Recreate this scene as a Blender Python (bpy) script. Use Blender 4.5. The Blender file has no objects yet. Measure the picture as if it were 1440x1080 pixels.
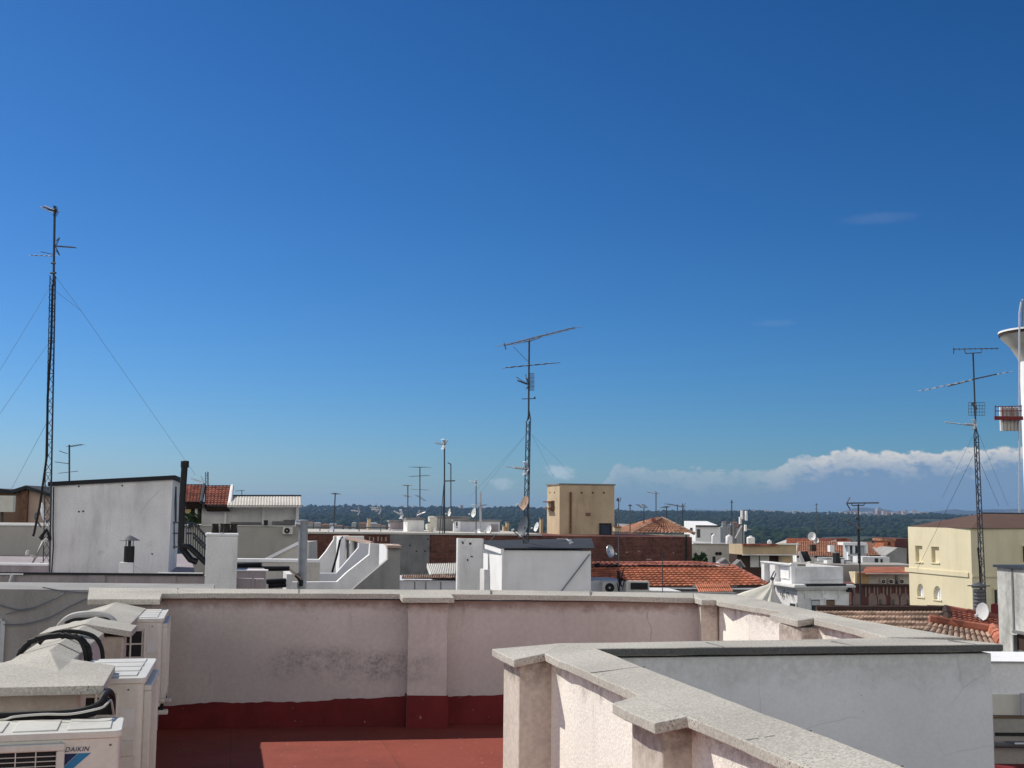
import bpy, bmesh, math, random
import numpy as np
from mathutils import Vector, Matrix

random.seed(7)
rng = np.random.default_rng(11)
R = math.radians
sc = bpy.context.scene
COL = sc.collection

# ------------------------------------------------------------------ camera model
F = 1700.0
PITCH = math.atan(180 / F)
ROLL = 0.009
EYE = Vector((0, 0, 1.6))
A = R(13)                                   # the street grid is turned 13 degrees from the view
E1 = Vector((math.cos(A), math.sin(A), 0))
E2 = Vector((-math.sin(A), math.cos(A), 0))
UP = Vector((0, 0, 1))


def ray(px, py):
    x, y = px - 720, 540 - py
    xu = x * math.cos(ROLL) - y * math.sin(ROLL)
    yu = x * math.sin(ROLL) + y * math.cos(ROLL)
    return Vector((xu, F * math.cos(PITCH) - yu * math.sin(PITCH), F * math.sin(PITCH) + yu * math.cos(PITCH)))


def P(px, py, d):                           # the surveyed point seen at px,py that stands d metres ahead
    r = ray(px, py)
    return EYE + r * (d / r.y)


def PZ(px, py, z):                          # the surveyed point at height z
    r = ray(px, py)
    return EYE + r * ((z - 1.6) / r.z)


def hit(px, py, C, u):                      # point on the upright plane through C along u -> (along, height)
    n = Vector((u.y, -u.x, 0))
    r = ray(px, py)
    q = EYE + r * ((C - EYE).dot(n) / r.dot(n))
    return (q - C).dot(u), q.z


# ------------------------------------------------------------------ mesh builder
class MB:
    def __init__(s):
        s.v, s.f, s.m, s.k = [], [], [], 0

    def add(s, vs, fs):
        o = len(s.v)
        s.v += [tuple(v) for v in vs]
        s.f += [tuple(i + o for i in f) for f in fs]
        s.m += [s.k] * len(fs)
        return s

    def hexa(s, b, t):                      # b, t: 4 corners each, counter-clockwise from above
        return s.add(list(b) + list(t), [(3, 2, 1, 0), (4, 5, 6, 7), (0, 1, 5, 4), (1, 2, 6, 5), (2, 3, 7, 6), (3, 0, 4, 7)])

    def obox(s, C, u, w, l, z0, z1):        # corner C, width w along u, depth l away from the viewer side
        v = E2 if abs(u.y) < 1e-6 else Vector((-u.y, u.x, 0))
        q = [C, C + u * w, C + u * w + v * l, C + v * l]
        return s.hexa([(p.x, p.y, z0) for p in q], [(p.x, p.y, z1) for p in q])

    def box(s, x0, x1, y0, y1, z0, z1):
        return s.obox(Vector((x0, y0, 0)), Vector((1, 0, 0)), x1 - x0, y1 - y0, z0, z1)

    def prism(s, pts, z0, z1=None):         # pts (x,y) or (x,y,z) counter-clockwise
        n = len(pts)
        top = [(p[0], p[1], p[2] if z1 is None else z1) for p in pts]
        bot = [(p[0], p[1], z0) for p in pts]
        return s.add(bot + top, [tuple(range(n - 1, -1, -1)), tuple(range(n, 2 * n))] +
                     [(i, (i + 1) % n, n + (i + 1) % n, n + i) for i in range(n)])

    def slab(s, pts, t):                    # 3D outline of the top, t thick
        n = len(pts)
        return s.add([(p[0], p[1], p[2] - t) for p in pts] + [tuple(p) for p in pts],
                     [tuple(range(n - 1, -1, -1)), tuple(range(n, 2 * n))] +
                     [(i, (i + 1) % n, n + (i + 1) % n, n + i) for i in range(n)])

    def sheet(s, pts, depth):               # 3D outline in an upright plane facing the viewer, pushed back by vector depth
        n = len(pts)
        b = [Vector(p) for p in pts]
        return s.add(b + [p + depth for p in b], [tuple(range(n)), tuple(range(2 * n - 1, n - 1, -1))] +
                     [((i + 1) % n, i, n + i, n + (i + 1) % n) for i in range(n)])

    def tube(s, path, r, n=6, r1=None):
        path = [Vector(p) for p in path]
        rings = []
        N = len(path)
        for i, p in enumerate(path):
            t = (path[min(i + 1, N - 1)] - path[max(i - 1, 0)]).normalized()
            a = t.cross(UP if abs(t.z) < .9 else Vector((1, 0, 0))).normalized()
            b = t.cross(a)
            rr = r if r1 is None else r + (r1 - r) * i / (N - 1)
            rings.append([p + (a * math.cos(2 * math.pi * k / n) + b * math.sin(2 * math.pi * k / n)) * rr for k in range(n)])
        fs = []
        for i in range(N - 1):
            for k in range(n):
                fs.append((i * n + k, i * n + (k + 1) % n, (i + 1) * n + (k + 1) % n, (i + 1) * n + k))
        fs += [tuple(range(n - 1, -1, -1)), tuple(range((N - 1) * n, N * n))]
        return s.add([q for g in rings for q in g], fs)

    def lathe(s, c, prof, n=20, axis=None):  # prof: (radius, along) pairs
        ax = (axis or UP).normalized()
        a = ax.cross(Vector((1, 0, 0)) if abs(ax.x) < .9 else UP).normalized()
        b = ax.cross(a)
        vs = [c + ax * h + (a * math.cos(2 * math.pi * k / n) + b * math.sin(2 * math.pi * k / n)) * max(r, 1e-4) for r, h in prof for k in range(n)]
        fs = [(i * n + k, i * n + (k + 1) % n, (i + 1) * n + (k + 1) % n, (i + 1) * n + k) for i in range(len(prof) - 1) for k in range(n)]
        fs += [tuple(range(n - 1, -1, -1)), tuple(range((len(prof) - 1) * n, len(prof) * n))]
        return s.add(vs, fs)

    def on(s, C, u, x0, y0, x1, y1, off=.0, th=.03):   # a panel on the facade C,u between two picture corners
        s0, z1 = hit(x0, y0, C, u)
        s1, z0 = hit(x1, y1, C, u)
        n = Vector((u.y, -u.x, 0))
        return s.obox(C + u * s0 + n * (off + th), u, s1 - s0, th, z0, z1)

    def build(s, name, mat, parent=None, smooth=False, bevel=0, seg=2):
        o0 = Vector((0, 0, 0))
        pr = parent
        while pr is not None:
            o0 += pr.location
            pr = pr.parent
        if parent is None and s.v:
            vs = np.array(s.v)
            o0 = Vector(((vs[:, 0].min() + vs[:, 0].max()) / 2, (vs[:, 1].min() + vs[:, 1].max()) / 2, vs[:, 2].min()))
        me = bpy.data.meshes.new(name)
        me.from_pydata([(v[0] - o0.x, v[1] - o0.y, v[2] - o0.z) for v in s.v], [], s.f)
        for m in (mat if isinstance(mat, (list, tuple)) else [mat]):
            me.materials.append(m)
        if max(s.m, default=0):
            me.polygons.foreach_set('material_index', s.m)
        bm = bmesh.new()
        bm.from_mesh(me)
        bmesh.ops.recalc_face_normals(bm, faces=bm.faces)
        bm.to_mesh(me)
        bm.free()
        if smooth:
            me.shade_smooth()
            me.set_sharp_from_angle(angle=R(40))
        o = bpy.data.objects.new(name, me)
        COL.objects.link(o)
        if parent is None:
            o.location = o0
        else:
            o.parent = parent
        if bevel:
            md = o.modifiers.new('edge', 'BEVEL')
            md.width = bevel
            md.segments = seg
            md.limit_method = 'ANGLE'
            md.angle_limit = R(35)
        return o


def tag(o, label=None, cat=None, group=None, kind=None):
    if label:
        o['label'] = label
    if cat:
        o['category'] = cat
        o['kind'] = kind or 'thing'
    if group:
        o['group'] = group
    if kind:
        o['kind'] = kind
    return o


def thing(name, label, cat, loc, group=None):
    o = bpy.data.objects.new(name, None)
    o.empty_display_size = .2
    COL.objects.link(o)
    o.location = Vector(loc)
    return tag(o, label, cat, group)


def copy_tree(o, parent=None):
    c = o.copy()
    COL.objects.link(c)
    if parent is not None:
        c.parent = parent
    for ch in list(o.children):
        copy_tree(ch, c)
    return c


# ------------------------------------------------------------------ materials
def lin(c):
    return tuple(((x / 255) / 12.92 if x / 255 <= .04045 else ((x / 255 + .055) / 1.055) ** 2.4) for x in c) + (1,)


class NT:
    def __init__(s, name):
        s.mat = bpy.data.materials.new(name)
        s.mat.use_nodes = True
        s.t = s.mat.node_tree
        s.b = s.t.nodes['Principled BSDF']
        s.co = s.n('ShaderNodeTexCoord').outputs['Object']

    def n(s, typ, **kw):
        x = s.t.nodes.new(typ)
        for k, v in kw.items():
            setattr(x, k, v)
        return x

    def l(s, a, b):
        s.t.links.new(a, b)

    def mapping(s, scale=(1, 1, 1), src=None):
        m = s.n('ShaderNodeMapping')
        m.inputs['Scale'].default_value = scale
        s.l(src or s.co, m.inputs['Vector'])
        return m.outputs['Vector']

    def noise(s, scale, detail=5, rough=.6, vec=None):
        x = s.n('ShaderNodeTexNoise')
        x.inputs['Scale'].default_value = scale
        x.inputs['Detail'].default_value = detail
        x.inputs['Roughness'].default_value = rough
        s.l(vec or s.co, x.inputs['Vector'])
        return x.outputs['Fac']

    def ramp(s, fac, p0, p1, v0=0, v1=1):
        m = s.n('ShaderNodeMapRange')
        m.interpolation_type = 'SMOOTHSTEP'
        for k, v in zip(('From Min', 'From Max', 'To Min', 'To Max'), (p0, p1, v0, v1)):
            m.inputs[k].default_value = v
        s.l(fac, m.inputs['Value'])
        return m.outputs['Result']

    def math(s, op, a, b=0.):
        m = s.n('ShaderNodeMath', operation=op)
        for i, x in enumerate((a, b)):
            if hasattr(x, 'is_linked'):
                s.l(x, m.inputs[i])
            else:
                m.inputs[i].default_value = x
        return m.outputs[0]

    def mix(s, fac, a, b, mode='MIX'):
        m = s.n('ShaderNodeMix', data_type='RGBA', blend_type=mode)
        for sock, x in ((m.inputs[0], fac), (m.inputs[6], a), (m.inputs[7], b)):
            if hasattr(x, 'is_linked'):
                s.l(x, sock)
            else:
                sock.default_value = x
        return m.outputs[2]

    def xyz(s):
        x = s.n('ShaderNodeSeparateXYZ')
        s.l(s.co, x.inputs[0])
        return x.outputs

    def done(s, col, rough=.85, bump=None, bstr=.3, bdist=.01, metal=0, spec=.3):
        if hasattr(col, 'is_linked'):
            s.l(col, s.b.inputs['Base Color'])
        else:
            s.b.inputs['Base Color'].default_value = col
        s.b.inputs['Roughness'].default_value = rough
        s.b.inputs['Metallic'].default_value = metal
        s.b.inputs['Specular IOR Level'].default_value = spec
        if bump is not None:
            x = s.n('ShaderNodeBump')
            x.inputs['Strength'].default_value = bstr
            x.inputs['Distance'].default_value = bdist
            s.l(bump, x.inputs['Height'])
            s.l(x.outputs['Normal'], s.b.inputs['Normal'])
        return s.mat


def g(v, r=1., gg=1., b=1.):
    return (v * r, v * gg, v * b, 1)


def cracks(t, col, scale, amt, wid=.0045):
    w = t.n('ShaderNodeTexVoronoi', feature='DISTANCE_TO_EDGE')
    w.inputs['Scale'].default_value = scale
    nn = t.n('ShaderNodeTexNoise')
    nn.inputs['Scale'].default_value = scale * 2.2
    nn.inputs['Detail'].default_value = 6
    t.l(t.co, nn.inputs['Vector'])
    t.l(t.mix(.25, t.co, nn.outputs['Color']), w.inputs['Vector'])
    k = t.math('MULTIPLY', t.ramp(w.outputs['Distance'], wid * .3, wid * 1.6, 1, 0), t.ramp(t.noise(scale * .9, 2), .46, .58))
    return t.mix(t.math('MULTIPLY', k, amt), col, (.10, .095, .09, 1))


def plaster(name, c, var=.12, sc1=1.2, streak=.12, fine=.06, fsc=40, bump=.25, bsc=None, dirt=(.10, .09, .08), dirt_amt=.35, rough=.9, bdist=.006, crack=0):
    """painted render: broad mottling, rain streaks, fine grain, a few dirty patches"""
    t = NT(name)
    base = tuple(c) + (1,)
    n1 = t.ramp(t.noise(sc1, 6), .3, .7, 1 - var, 1 + var)
    st = t.ramp(t.noise(1, 6, .75, t.mapping((2.6 * sc1, 2.6 * sc1, .5 * sc1))), .45, .75, 1 + streak * .15, 1 - streak)
    fn = t.ramp(t.noise(fsc, 3), .3, .7, 1 - fine, 1 + fine)
    k = t.math('MULTIPLY', t.math('MULTIPLY', n1, st), fn)
    col = t.mix(1., base, k, 'MULTIPLY')
    dn = t.math('MULTIPLY', t.ramp(t.noise(sc1 * 2.3, 8, .75), .58, .75), dirt_amt)
    col = t.mix(dn, col, tuple(dirt) + (1,))
    if crack:
        col = cracks(t, col, .55, crack)
    return t.done(col, rough, t.noise(bsc or fsc * 2, 4, .7), bump, bdist)


def grimy(name, c, ztop, bump, fsc, amt, gcol=(.13, .10, .085), grain=.12):
    """render with black-brown grime creeping down from under its coping (heights are metres above the terrace floor)"""
    t = NT(name)
    x, y, z = t.xyz()
    k = t.math('MULTIPLY', t.ramp(t.noise(1.3, 7), .3, .7, .93, 1.06), t.ramp(t.noise(fsc, 3, .6), .32, .68, 1 - grain, 1 + grain * .6))
    col = t.mix(1., tuple(c) + (1,), k, 'MULTIPLY')
    edge = t.ramp(t.math('ADD', z, t.math('MULTIPLY', t.math('SUBTRACT', t.noise(7, 7, .7), .5), .38)), ztop - .09, ztop + .05)
    col = t.mix(t.math('MULTIPLY', edge, t.math('MULTIPLY', t.ramp(t.noise(24, 5, .7), .35, .6, .3, 1), amt)), col, tuple(gcol) + (1,))
    run = t.math('MULTIPLY', t.ramp(t.noise(1, 6, .7, t.mapping((9, 9, .7))), .60, .74), t.ramp(z, ztop - .55, ztop - .05))
    col = t.mix(t.math('MULTIPLY', run, .35 * amt), col, tuple(gcol) + (1,))
    w = t.n('ShaderNodeTexVoronoi', feature='DISTANCE_TO_EDGE')
    w.inputs['Scale'].default_value = 1.7
    dv = t.n('ShaderNodeMixRGB')
    dv.inputs[0].default_value = .12
    nn = t.n('ShaderNodeTexNoise')
    nn.inputs['Scale'].default_value = 3
    t.l(t.co, nn.inputs['Vector'])
    t.l(t.co, dv.inputs[1])
    t.l(nn.outputs['Color'], dv.inputs[2])
    t.l(dv.outputs[0], w.inputs['Vector'])
    crk = t.math('MULTIPLY', t.ramp(w.outputs['Distance'], .0015, .006, 1, 0), t.ramp(t.noise(.8, 2), .52, .62))
    col = t.mix(t.math('MULTIPLY', crk, .16), col, (.12, .11, .10, 1))
    sp = t.ramp(t.noise(55, 2), .71, .76)
    col = t.mix(t.math('MULTIPLY', sp, t.ramp(t.noise(2.2, 2), .52, .66)), col, (.14, .12, .10, 1))
    return t.done(col, .92, t.noise(fsc * 1.1, 4, .65), bump, .007)


def plain(name, c, rough=.6, metal=0, var=.08, sc1=6, spec=.3, bump=0):
    t = NT(name)
    col = t.mix(1., tuple(c) + (1,), t.ramp(t.noise(sc1, 4), .3, .7, 1 - var, 1 + var), 'MULTIPLY')
    return t.done(col, rough, t.noise(60, 3) if bump else None, bump, .003, metal, spec)


def concrete(name, c, speck=.7, fsc=105, dirt_amt=.6):
    t = NT(name)
    base = tuple(c) + (1,)
    k = t.math('MULTIPLY', t.ramp(t.noise(2.5, 6), .3, .7, .85, 1.13), t.ramp(t.noise(fsc, 2), .3, .7, .8, 1.16))
    col = t.mix(1., base, k, 'MULTIPLY')
    sp = t.math('MULTIPLY', t.ramp(t.noise(fsc * 1.6, 2, .5), .56, .66), t.ramp(t.noise(5, 4), .42, .62))
    col = t.mix(t.math('MULTIPLY', sp, speck), col, (.055, .05, .042, 1))
    lich = t.math('MULTIPLY', t.ramp(t.noise(14, 8, .8), .60, .70), t.ramp(t.noise(1.7, 3), .45, .65, 0, dirt_amt))
    col = t.mix(lich, col, (.07, .065, .05, 1))
    return t.done(col, .92, t.noise(fsc, 3, .7), .35, .004)


def tilemat(name, c, var=.3, sc1=5):
    t = NT(name)
    v = t.n('ShaderNodeTexVoronoi')
    v.inputs['Scale'].default_value = sc1
    t.l(t.co, v.inputs['Vector'])
    s = t.n('ShaderNodeSeparateColor')
    t.l(v.outputs['Color'], s.inputs[0])
    k = t.math('MULTIPLY', t.ramp(s.outputs[0], 0, 1, 1 - var, 1 + var), t.ramp(t.noise(1.2, 6), .3, .7, .8, 1.2))
    col = t.mix(1., tuple(c) + (1,), k, 'MULTIPLY')
    col = t.mix(t.ramp(t.noise(3, 8, .75), .6, .78, 0, .55), col, (.05, .045, .035, 1))
    return t.done(col, .85, t.noise(40, 3), .3, .01)


def brickmat(name, c1, c2, mortar, along=E1, bw=.25, rh=.07, var=.25):
    t = NT(name)
    x, y, z = t.xyz()
    hcoord = t.math('ADD', t.math('MULTIPLY', x, along.x), t.math('MULTIPLY', y, along.y))
    cb = t.n('ShaderNodeCombineXYZ')
    t.l(hcoord, cb.inputs[0])
    t.l(z, cb.inputs[1])
    b = t.n('ShaderNodeTexBrick')
    b.inputs['Scale'].default_value = 1
    b.inputs['Brick Width'].default_value = bw
    b.inputs['Row Height'].default_value = rh
    b.inputs['Mortar Size'].default_value = .011
    b.inputs['Color1'].default_value = tuple(c1) + (1,)
    b.inputs['Color2'].default_value = tuple(c2) + (1,)
    b.inputs['Mortar'].default_value = tuple(mortar) + (1,)
    t.l(cb.outputs[0], b.inputs['Vector'])
    k = t.math('MULTIPLY', t.ramp(t.noise(.6, 6), .3, .7, 1 - var, 1 + var), t.ramp(t.noise(4, 8, .8), .3, .7, .6, 1.4))
    return t.done(t.mix(1., b.outputs['Color'], k, 'MULTIPLY'), .9, b.outputs['Fac'], -.3, .01)


M = {}
M['white'] = plaster('white_render', (.76, .755, .74), dirt_amt=.2)
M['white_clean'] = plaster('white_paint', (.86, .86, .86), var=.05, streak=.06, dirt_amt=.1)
M['white_old'] = plaster('weathered_white_render', (.74, .735, .72), crack=.6, var=.11, sc1=.8, streak=.22, dirt_amt=.3)
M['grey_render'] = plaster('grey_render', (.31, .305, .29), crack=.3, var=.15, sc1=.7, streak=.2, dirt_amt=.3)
M['grey_dark'] = plaster('dark_grey_render', (.20, .20, .20), var=.2, streak=.3, dirt_amt=.5)
M['lilac'] = plaster('dusty_lilac_render', (.33, .29, .30), var=.1, streak=.25, dirt_amt=.3)
M['beige'] = plaster('beige_render', (.56, .53, .48), var=.1, streak=.12)
M['beige_grey'] = plaster('grey_beige_render', (.38, .365, .325), var=.1, sc1=.5, streak=.12)
M['tan'] = plaster('tan_render', (.52, .41, .27), var=.12, sc1=.7, streak=.15)
M['yellow'] = plaster('pale_yellow_render', (.76, .68, .47), var=.05, sc1=.4, streak=.08, dirt_amt=.15)
M['ochre'] = plaster('ochre_render', (.55, .40, .19), var=.1)
M['brown_wall'] = plaster('brown_render', (.20, .125, .085), var=.1, sc1=.5)
M['pinkbeige'] = plaster('pink_beige_render', (.42, .31, .25), var=.08, sc1=.5)
M['maroon'] = plaster('maroon_render', (.13, .055, .05), var=.15, sc1=.5)
M['pink'] = plaster('pale_pink_render', (.24, .185, .18), var=.15, sc1=.6)
M['concrete'] = concrete('coping_concrete', (.48, .46, .405))
M['concrete_raw'] = plaster('rough_concrete', (.56, .555, .52), var=.2, sc1=1.6, streak=.35, fine=.12, fsc=14, dirt_amt=.6, bump=.5)
M['stucco'] = grimy('coarse_stucco', (.92, .885, .80), .93, .5, 85, .6)
M['pier'] = grimy('pier_render', (.62, .56, .485), .88, .25, 40, .6)
M['well'] = grimy('light_well_render', (.78, .785, .80), .87, .12, 60, .4, (.40, .41, .38), .035)
M['coping_shade'] = concrete('shade_toned_concrete', (.13, .13, .125), dirt_amt=.4)  # dark tone that puts shade into the coping front's colour
M['stucco_smooth'] = plaster('smooth_pier_render', (.58, .52, .45), var=.12, sc1=2, streak=.2, fine=.06, bump=.25, dirt_amt=.4)
M['blue_grey_wall'] = plaster('cool_white_wall', (.60, .61, .65), var=.06, sc1=.9, streak=.08, fine=.03, bump=.2, dirt_amt=.25)
M['bitumen'] = plain('black_bitumen', (.022, .022, .025), .8, bump=.3)
M['dark_roof'] = plain('dark_roof_felt', (.028, .032, .036), .75, var=.35, sc1=1.5, bump=.3)
M['black'] = plain('black_metal', (.012, .012, .013), .5)
M['black_rubber'] = plain('black_pipe_foam', (.012, .012, .013), .7, bump=.5)
M['white_foam'] = plain('pale_pipe_lagging', (.50, .49, .46), .7)
M['steel'] = plain('galvanised_steel', (.12, .125, .135), .55, .3, var=.2)
M['zinc'] = plain('pale_zinc', (.30, .32, .34), .5, .2, var=.15)
M['tile_ridge'] = tilemat('red_brown_ridge_tiles', (.36, .13, .08), sc1=4)
M['steel_dark'] = plain('dark_steel', (.055, .063, .078), .55, .2, var=.2)
M['alu'] = plain('aluminium', (.55, .56, .58), .4, .6)
M['rust'] = plain('rusty_brown_steel', (.17, .085, .05), .8, var=.3)
M['wire'] = plain('wire', (.16, .18, .21), .6)
M['ac_white'] = plaster('cream_enamel', (.66, .65, .59), var=.05, sc1=2.5, streak=.14, fine=.03, dirt_amt=.3, bump=.03, rough=.45, dirt=(.22, .19, .15))
M['ac_dark'] = plain('dark_fins', (.015, .015, .017), .6)
M['ac_fan'] = plain('dark_fan', (.05, .035, .035), .5)
M['logo_navy'] = plain('logo_navy', (.012, .03, .10), .5, var=.02)
M['logo_blue'] = plain('logo_blue', (.03, .21, .42), .5, var=.02)
M['glass'] = plain('dark_glass', (.03, .04, .05), .08, spec=.8, var=.02)
M['shutter'] = plain('pale_shutter', (.55, .57, .60), .6)
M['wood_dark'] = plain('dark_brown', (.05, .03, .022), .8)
M['dish'] = plain('dish_enamel', (.72, .74, .73), .4, var=.04)
M['dish_dark'] = plain('dark_grey_dish', (.085, .095, .11), .45)
M['dish_tan'] = plain('rusted_tan_dish', (.40, .27, .20), .7, var=.3)
M['tile_red'] = tilemat('orange_clay_tiles', (.42, .15, .082), sc1=4, var=.2)
M['tile_pink'] = tilemat('pink_ridge_tiles', (.34, .12, .085), sc1=3)
M['tile_brown'] = tilemat('brown_clay_tiles', (.34, .165, .10), sc1=3)
M['tile_old'] = tilemat('weathered_pale_tiles', (.36, .25, .185), sc1=5, var=.3)
M['tile_rose'] = tilemat('dull_red_tiles', (.29, .10, .068), sc1=5)
M['roof_brown'] = plaster('brown_metal_roof', (.115, .068, .052), var=.1, sc1=.5, streak=0)
M['orange_roof'] = tilemat('flat_orange_roof', (.36, .125, .07), sc1=1.2, var=.15)
M['brick'] = brickmat('dark_red_brick', (.17, .056, .04), (.11, .038, .028), (.13, .085, .07))
M['corr'] = plain('corrugated_sheet', (.62, .61, .57), .6, var=.15)
M['cloth'] = plain('cream_canvas', (.68, .66, .57), .85, var=.06, bump=.2)
M['red_paint'] = plain('red_metal', (.20, .018, .022), .5)
M['maroon_sheet'] = plain('maroon_sheet', (.20, .025, .03), .6)
M['plant'] = plain('dark_leaf', (.03, .06, .02), .8, var=.4, sc1=9)
M['blue_door'] = plain('dark_blue_door', (.022, .035, .06), .5)
M['terracotta'] = plain('sooty_terracotta', (.028, .024, .022), .9, var=.4, sc1=12)
HAZE = 6.0e-5
SUNV = (-.90, .545, 1)
SUN_E = 4.5
SKY = (1.0, .6, 3.0)
SKYG = ((.58, 1.85), (.69, 1.38), (.97, 1.34))
SKY_S = .10
REAR_FILL = 1.35  # strength of the fill cloud added behind the viewer
CLOUD_S = 1.0
EXPO = 0.0
# ================================================================== foreground terrace
def parapet_mat():
    t = NT('stained_parapet_render')
    x, y, z = t.xyz()
    base = (.55, .505, .485, 1)
    k = t.math('MULTIPLY', t.ramp(t.noise(.9, 6), .3, .7, .88, 1.1), t.ramp(t.noise(30, 3), .3, .7, .95, 1.05))
    col = t.mix(1., base, k, 'MULTIPLY')
    # damp smudges in a loose band a third of the way up
    band = t.math('MULTIPLY', t.ramp(z, .30, .42), t.ramp(z, .52, .64, 1, 0))
    win = t.math('MAXIMUM', t.math('MULTIPLY', t.ramp(x, -1.15, -.75), t.ramp(x, .05, .4, 1, 0)), t.math('MULTIPLY', t.ramp(x, .9, 1.2), t.ramp(x, 1.4, 1.8, .6, 0)))
    sm = t.math('MULTIPLY', t.math('MULTIPLY', band, win), t.ramp(t.noise(2.1, 9, .78), .40, .58))
    sm = t.math('MULTIPLY', sm, t.ramp(t.noise(42, 4, .7), .38, .60, .35, 1))
    col = t.mix(t.math('MULTIPLY', sm, .8), col, (.20, .19, .20, 1))
    run = t.math('MULTIPLY', t.ramp(t.noise(1, 6, .75, t.mapping((7, 7, .6))), .58, .74), t.ramp(z, .35, .95))
    col = t.mix(t.math('MULTIPLY', run, .4), col, (.24, .19, .18, 1))
    col = cracks(t, col, 1.1, .35, .003)
    # rusty, flaking line under the coping
    top = t.ramp(t.math('ADD', z, t.math('MULTIPLY', t.noise(9, 6, .7), .16)), .93, 1.02)
    col = t.mix(t.math('MULTIPLY', top, .8), col, (.20, .115, .085, 1))
    bl = t.math('MULTIPLY', t.ramp(t.noise(1.3, 8, .8), .56, .72), .5)
    col = t.mix(bl, col, (.36, .27, .27, 1))
    spots = t.math('MULTIPLY', t.ramp(t.noise(38, 2), .70, .76), t.ramp(t.noise(1.6, 2), .5, .65))
    col = t.mix(spots, col, (.08, .06, .06, 1))
    return t.done(col, .92, t.math('ADD', t.noise(60, 4), t.noise(6, 3)), .35, .006)


def floor_mat():
    t = NT('red_roof_membrane')
    k = t.math('MULTIPLY', t.ramp(t.noise(1.4, 7, .65), .3, .7, .8, 1.15), t.ramp(t.noise(45, 3), .3, .7, .92, 1.08))
    col = t.mix(1., (.265, .054, .034, 1), k, 'MULTIPLY')
    col = t.mix(t.ramp(t.noise(.7, 5, .6), .5, .66, 0, .45), col, (.20, .042, .03, 1))
    col = t.mix(t.ramp(t.noise(7, 8, .8), .62, .76, 0, .5), col, (.14, .04, .035, 1))
    col = t.mix(t.ramp(t.noise(26, 2), .72, .76), col, (.5, .42, .38, 1))
    x, y, z = t.xyz()
    fr_ = t.math('FRACT', t.math('ADD', t.math('MULTIPLY', x, .97), t.math('MULTIPLY', y, .22)))
    lap = t.math('MULTIPLY', t.ramp(fr_, .0, .012, 1, 0), t.ramp(t.noise(3, 3), .35, .55, .2, .8))
    col = t.mix(lap, col, (.10, .03, .028, 1))
    hgt = t.math('ADD', t.noise(50, 4), t.math('MULTIPLY', t.ramp(fr_, 0, .05, 1, 0), 1.5))
    return t.done(col, .7, hgt, .4, .004)


def skirt_mat():
    t = NT('red_skirting_paint')
    col = t.mix(1., (.15, .016, .017, 1), t.ramp(t.noise(3, 7, .7), .3, .7, .75, 1.2), 'MULTIPLY')
    col = t.mix(t.ramp(t.noise(22, 4), .68, .74, 0, .6), col, (.4, .3, .28, 1))
    return t.done(col, .75, t.noise(40, 3), .4, .005)


M['parapet'] = parapet_mat()
M['floor'] = floor_mat()
M['skirt'] = skirt_mat()


def rough(pts, step=.16, jit=.0022):
    """a worn outline: long edges get small chips and wobbles"""
    out = []
    for i, p in enumerate(pts):
        q = pts[(i + 1) % len(pts)]
        p, q = Vector(p), Vector(q)
        n = max(1, int((q - p).length / step))
        out.append(p)
        for k in range(1, n):
            v = p.lerp(q, (k + random.uniform(-.3, .3)) / n)
            s_ = Vector((-(q - p).y, (q - p).x, 0)).normalized()
            c = random.uniform(-jit, jit) - (jit * 2.2 if random.random() < .12 else 0)
            out.append(v + s_ * c + UP * random.uniform(-.001, .001))
    return out


def zf(x):
    return .06 * (x + 2.5) / 2.5


# ---- floor of the terrace (top of the house we stand on)
fl = MB()
plan = [(-3.25, -4), (1.9, -4), (1.52, .3), (1.02, 2.55), (.37, 5.42), (2.22, 5.75), (1.98, 7.1), (1.66, 9.15), (-3.35, 9.15)]
fl.prism([(x, y, zf(x)) for x, y in plan], -20)
tag(fl.build('terrace_floor', M['floor']), kind='structure')

# ---- far parapet
YB = 9.0
bp = thing('parapet_wall', 'long shaded pinkish parapet with red painted foot across the far end of the terrace', 'parapet', (-.8, 9.04, 0))
top = [P(125.5, 826, 9.16), P(360, 828, 9.16), P(700, 829.6, 9.17), P(975, 834, 9.18), P(976, 841, YB), P(840, 838, YB), P(635, 835.5, YB), P(639, 840.5, 8.87),
       P(566, 840.5, 8.87), P(562, 835.2, YB), P(360, 834.2, YB), P(228, 834.5, YB), P(225, 842.8, 8.7), P(123.3, 842.8, 8.7)]
MB().slab(rough(top), .038).build('coping', M['concrete'], bp, bevel=.004)
MB().prism([(-3.0, 9.04), (1.52, 9.04), (1.52, 9.15), (-3.0, 9.15)], -.4, .946).build('wall', M['parapet'], bp)
MB().prism([(P(573.5, 900, 8.93).x, 8.92), (P(629, 900, 8.93).x, 8.92), (P(629, 900, 8.93).x, 9.045), (P(573.5, 900, 8.93).x, 9.045)], -.3, .936).build('pilaster', M['parapet'], bp, bevel=.006)
MB().prism([(-2.78, 8.78), (-2.56, 8.78), (-2.56, 9.045), (-2.78, 9.045)], -.3, .918).build('pilaster', M['parapet'], bp, bevel=.006)
sk = MB()
xa, xb = P(573, 980, 8.9).x, P(629.5, 980, 8.9).x
ym = lambda px, py, d: P(px, py, d).z
N = 130
tops, pts = [], []
for i in range(N + 1):
    x = -2.9 + (1.5 + 2.9) * i / N
    z = .172 + (x + 2.5) / 2.5 * .105 + random.uniform(-.004, .004) + .006 * math.sin(x * 5.1) + .004 * math.sin(x * 13.7)
    tops.append((x, z))
vs = [(x, 9.033, -.3) for x, z in tops] + [(x, 9.033, z) for x, z in tops] + [(x, 9.042, z) for x, z in tops]
n1 = N + 1
sk.add(vs, [(i, i + 1, n1 + i + 1, n1 + i) for i in range(N)] + [(n1 + i, n1 + i + 1, 2 * n1 + i + 1, 2 * n1 + i) for i in range(N)])
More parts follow.
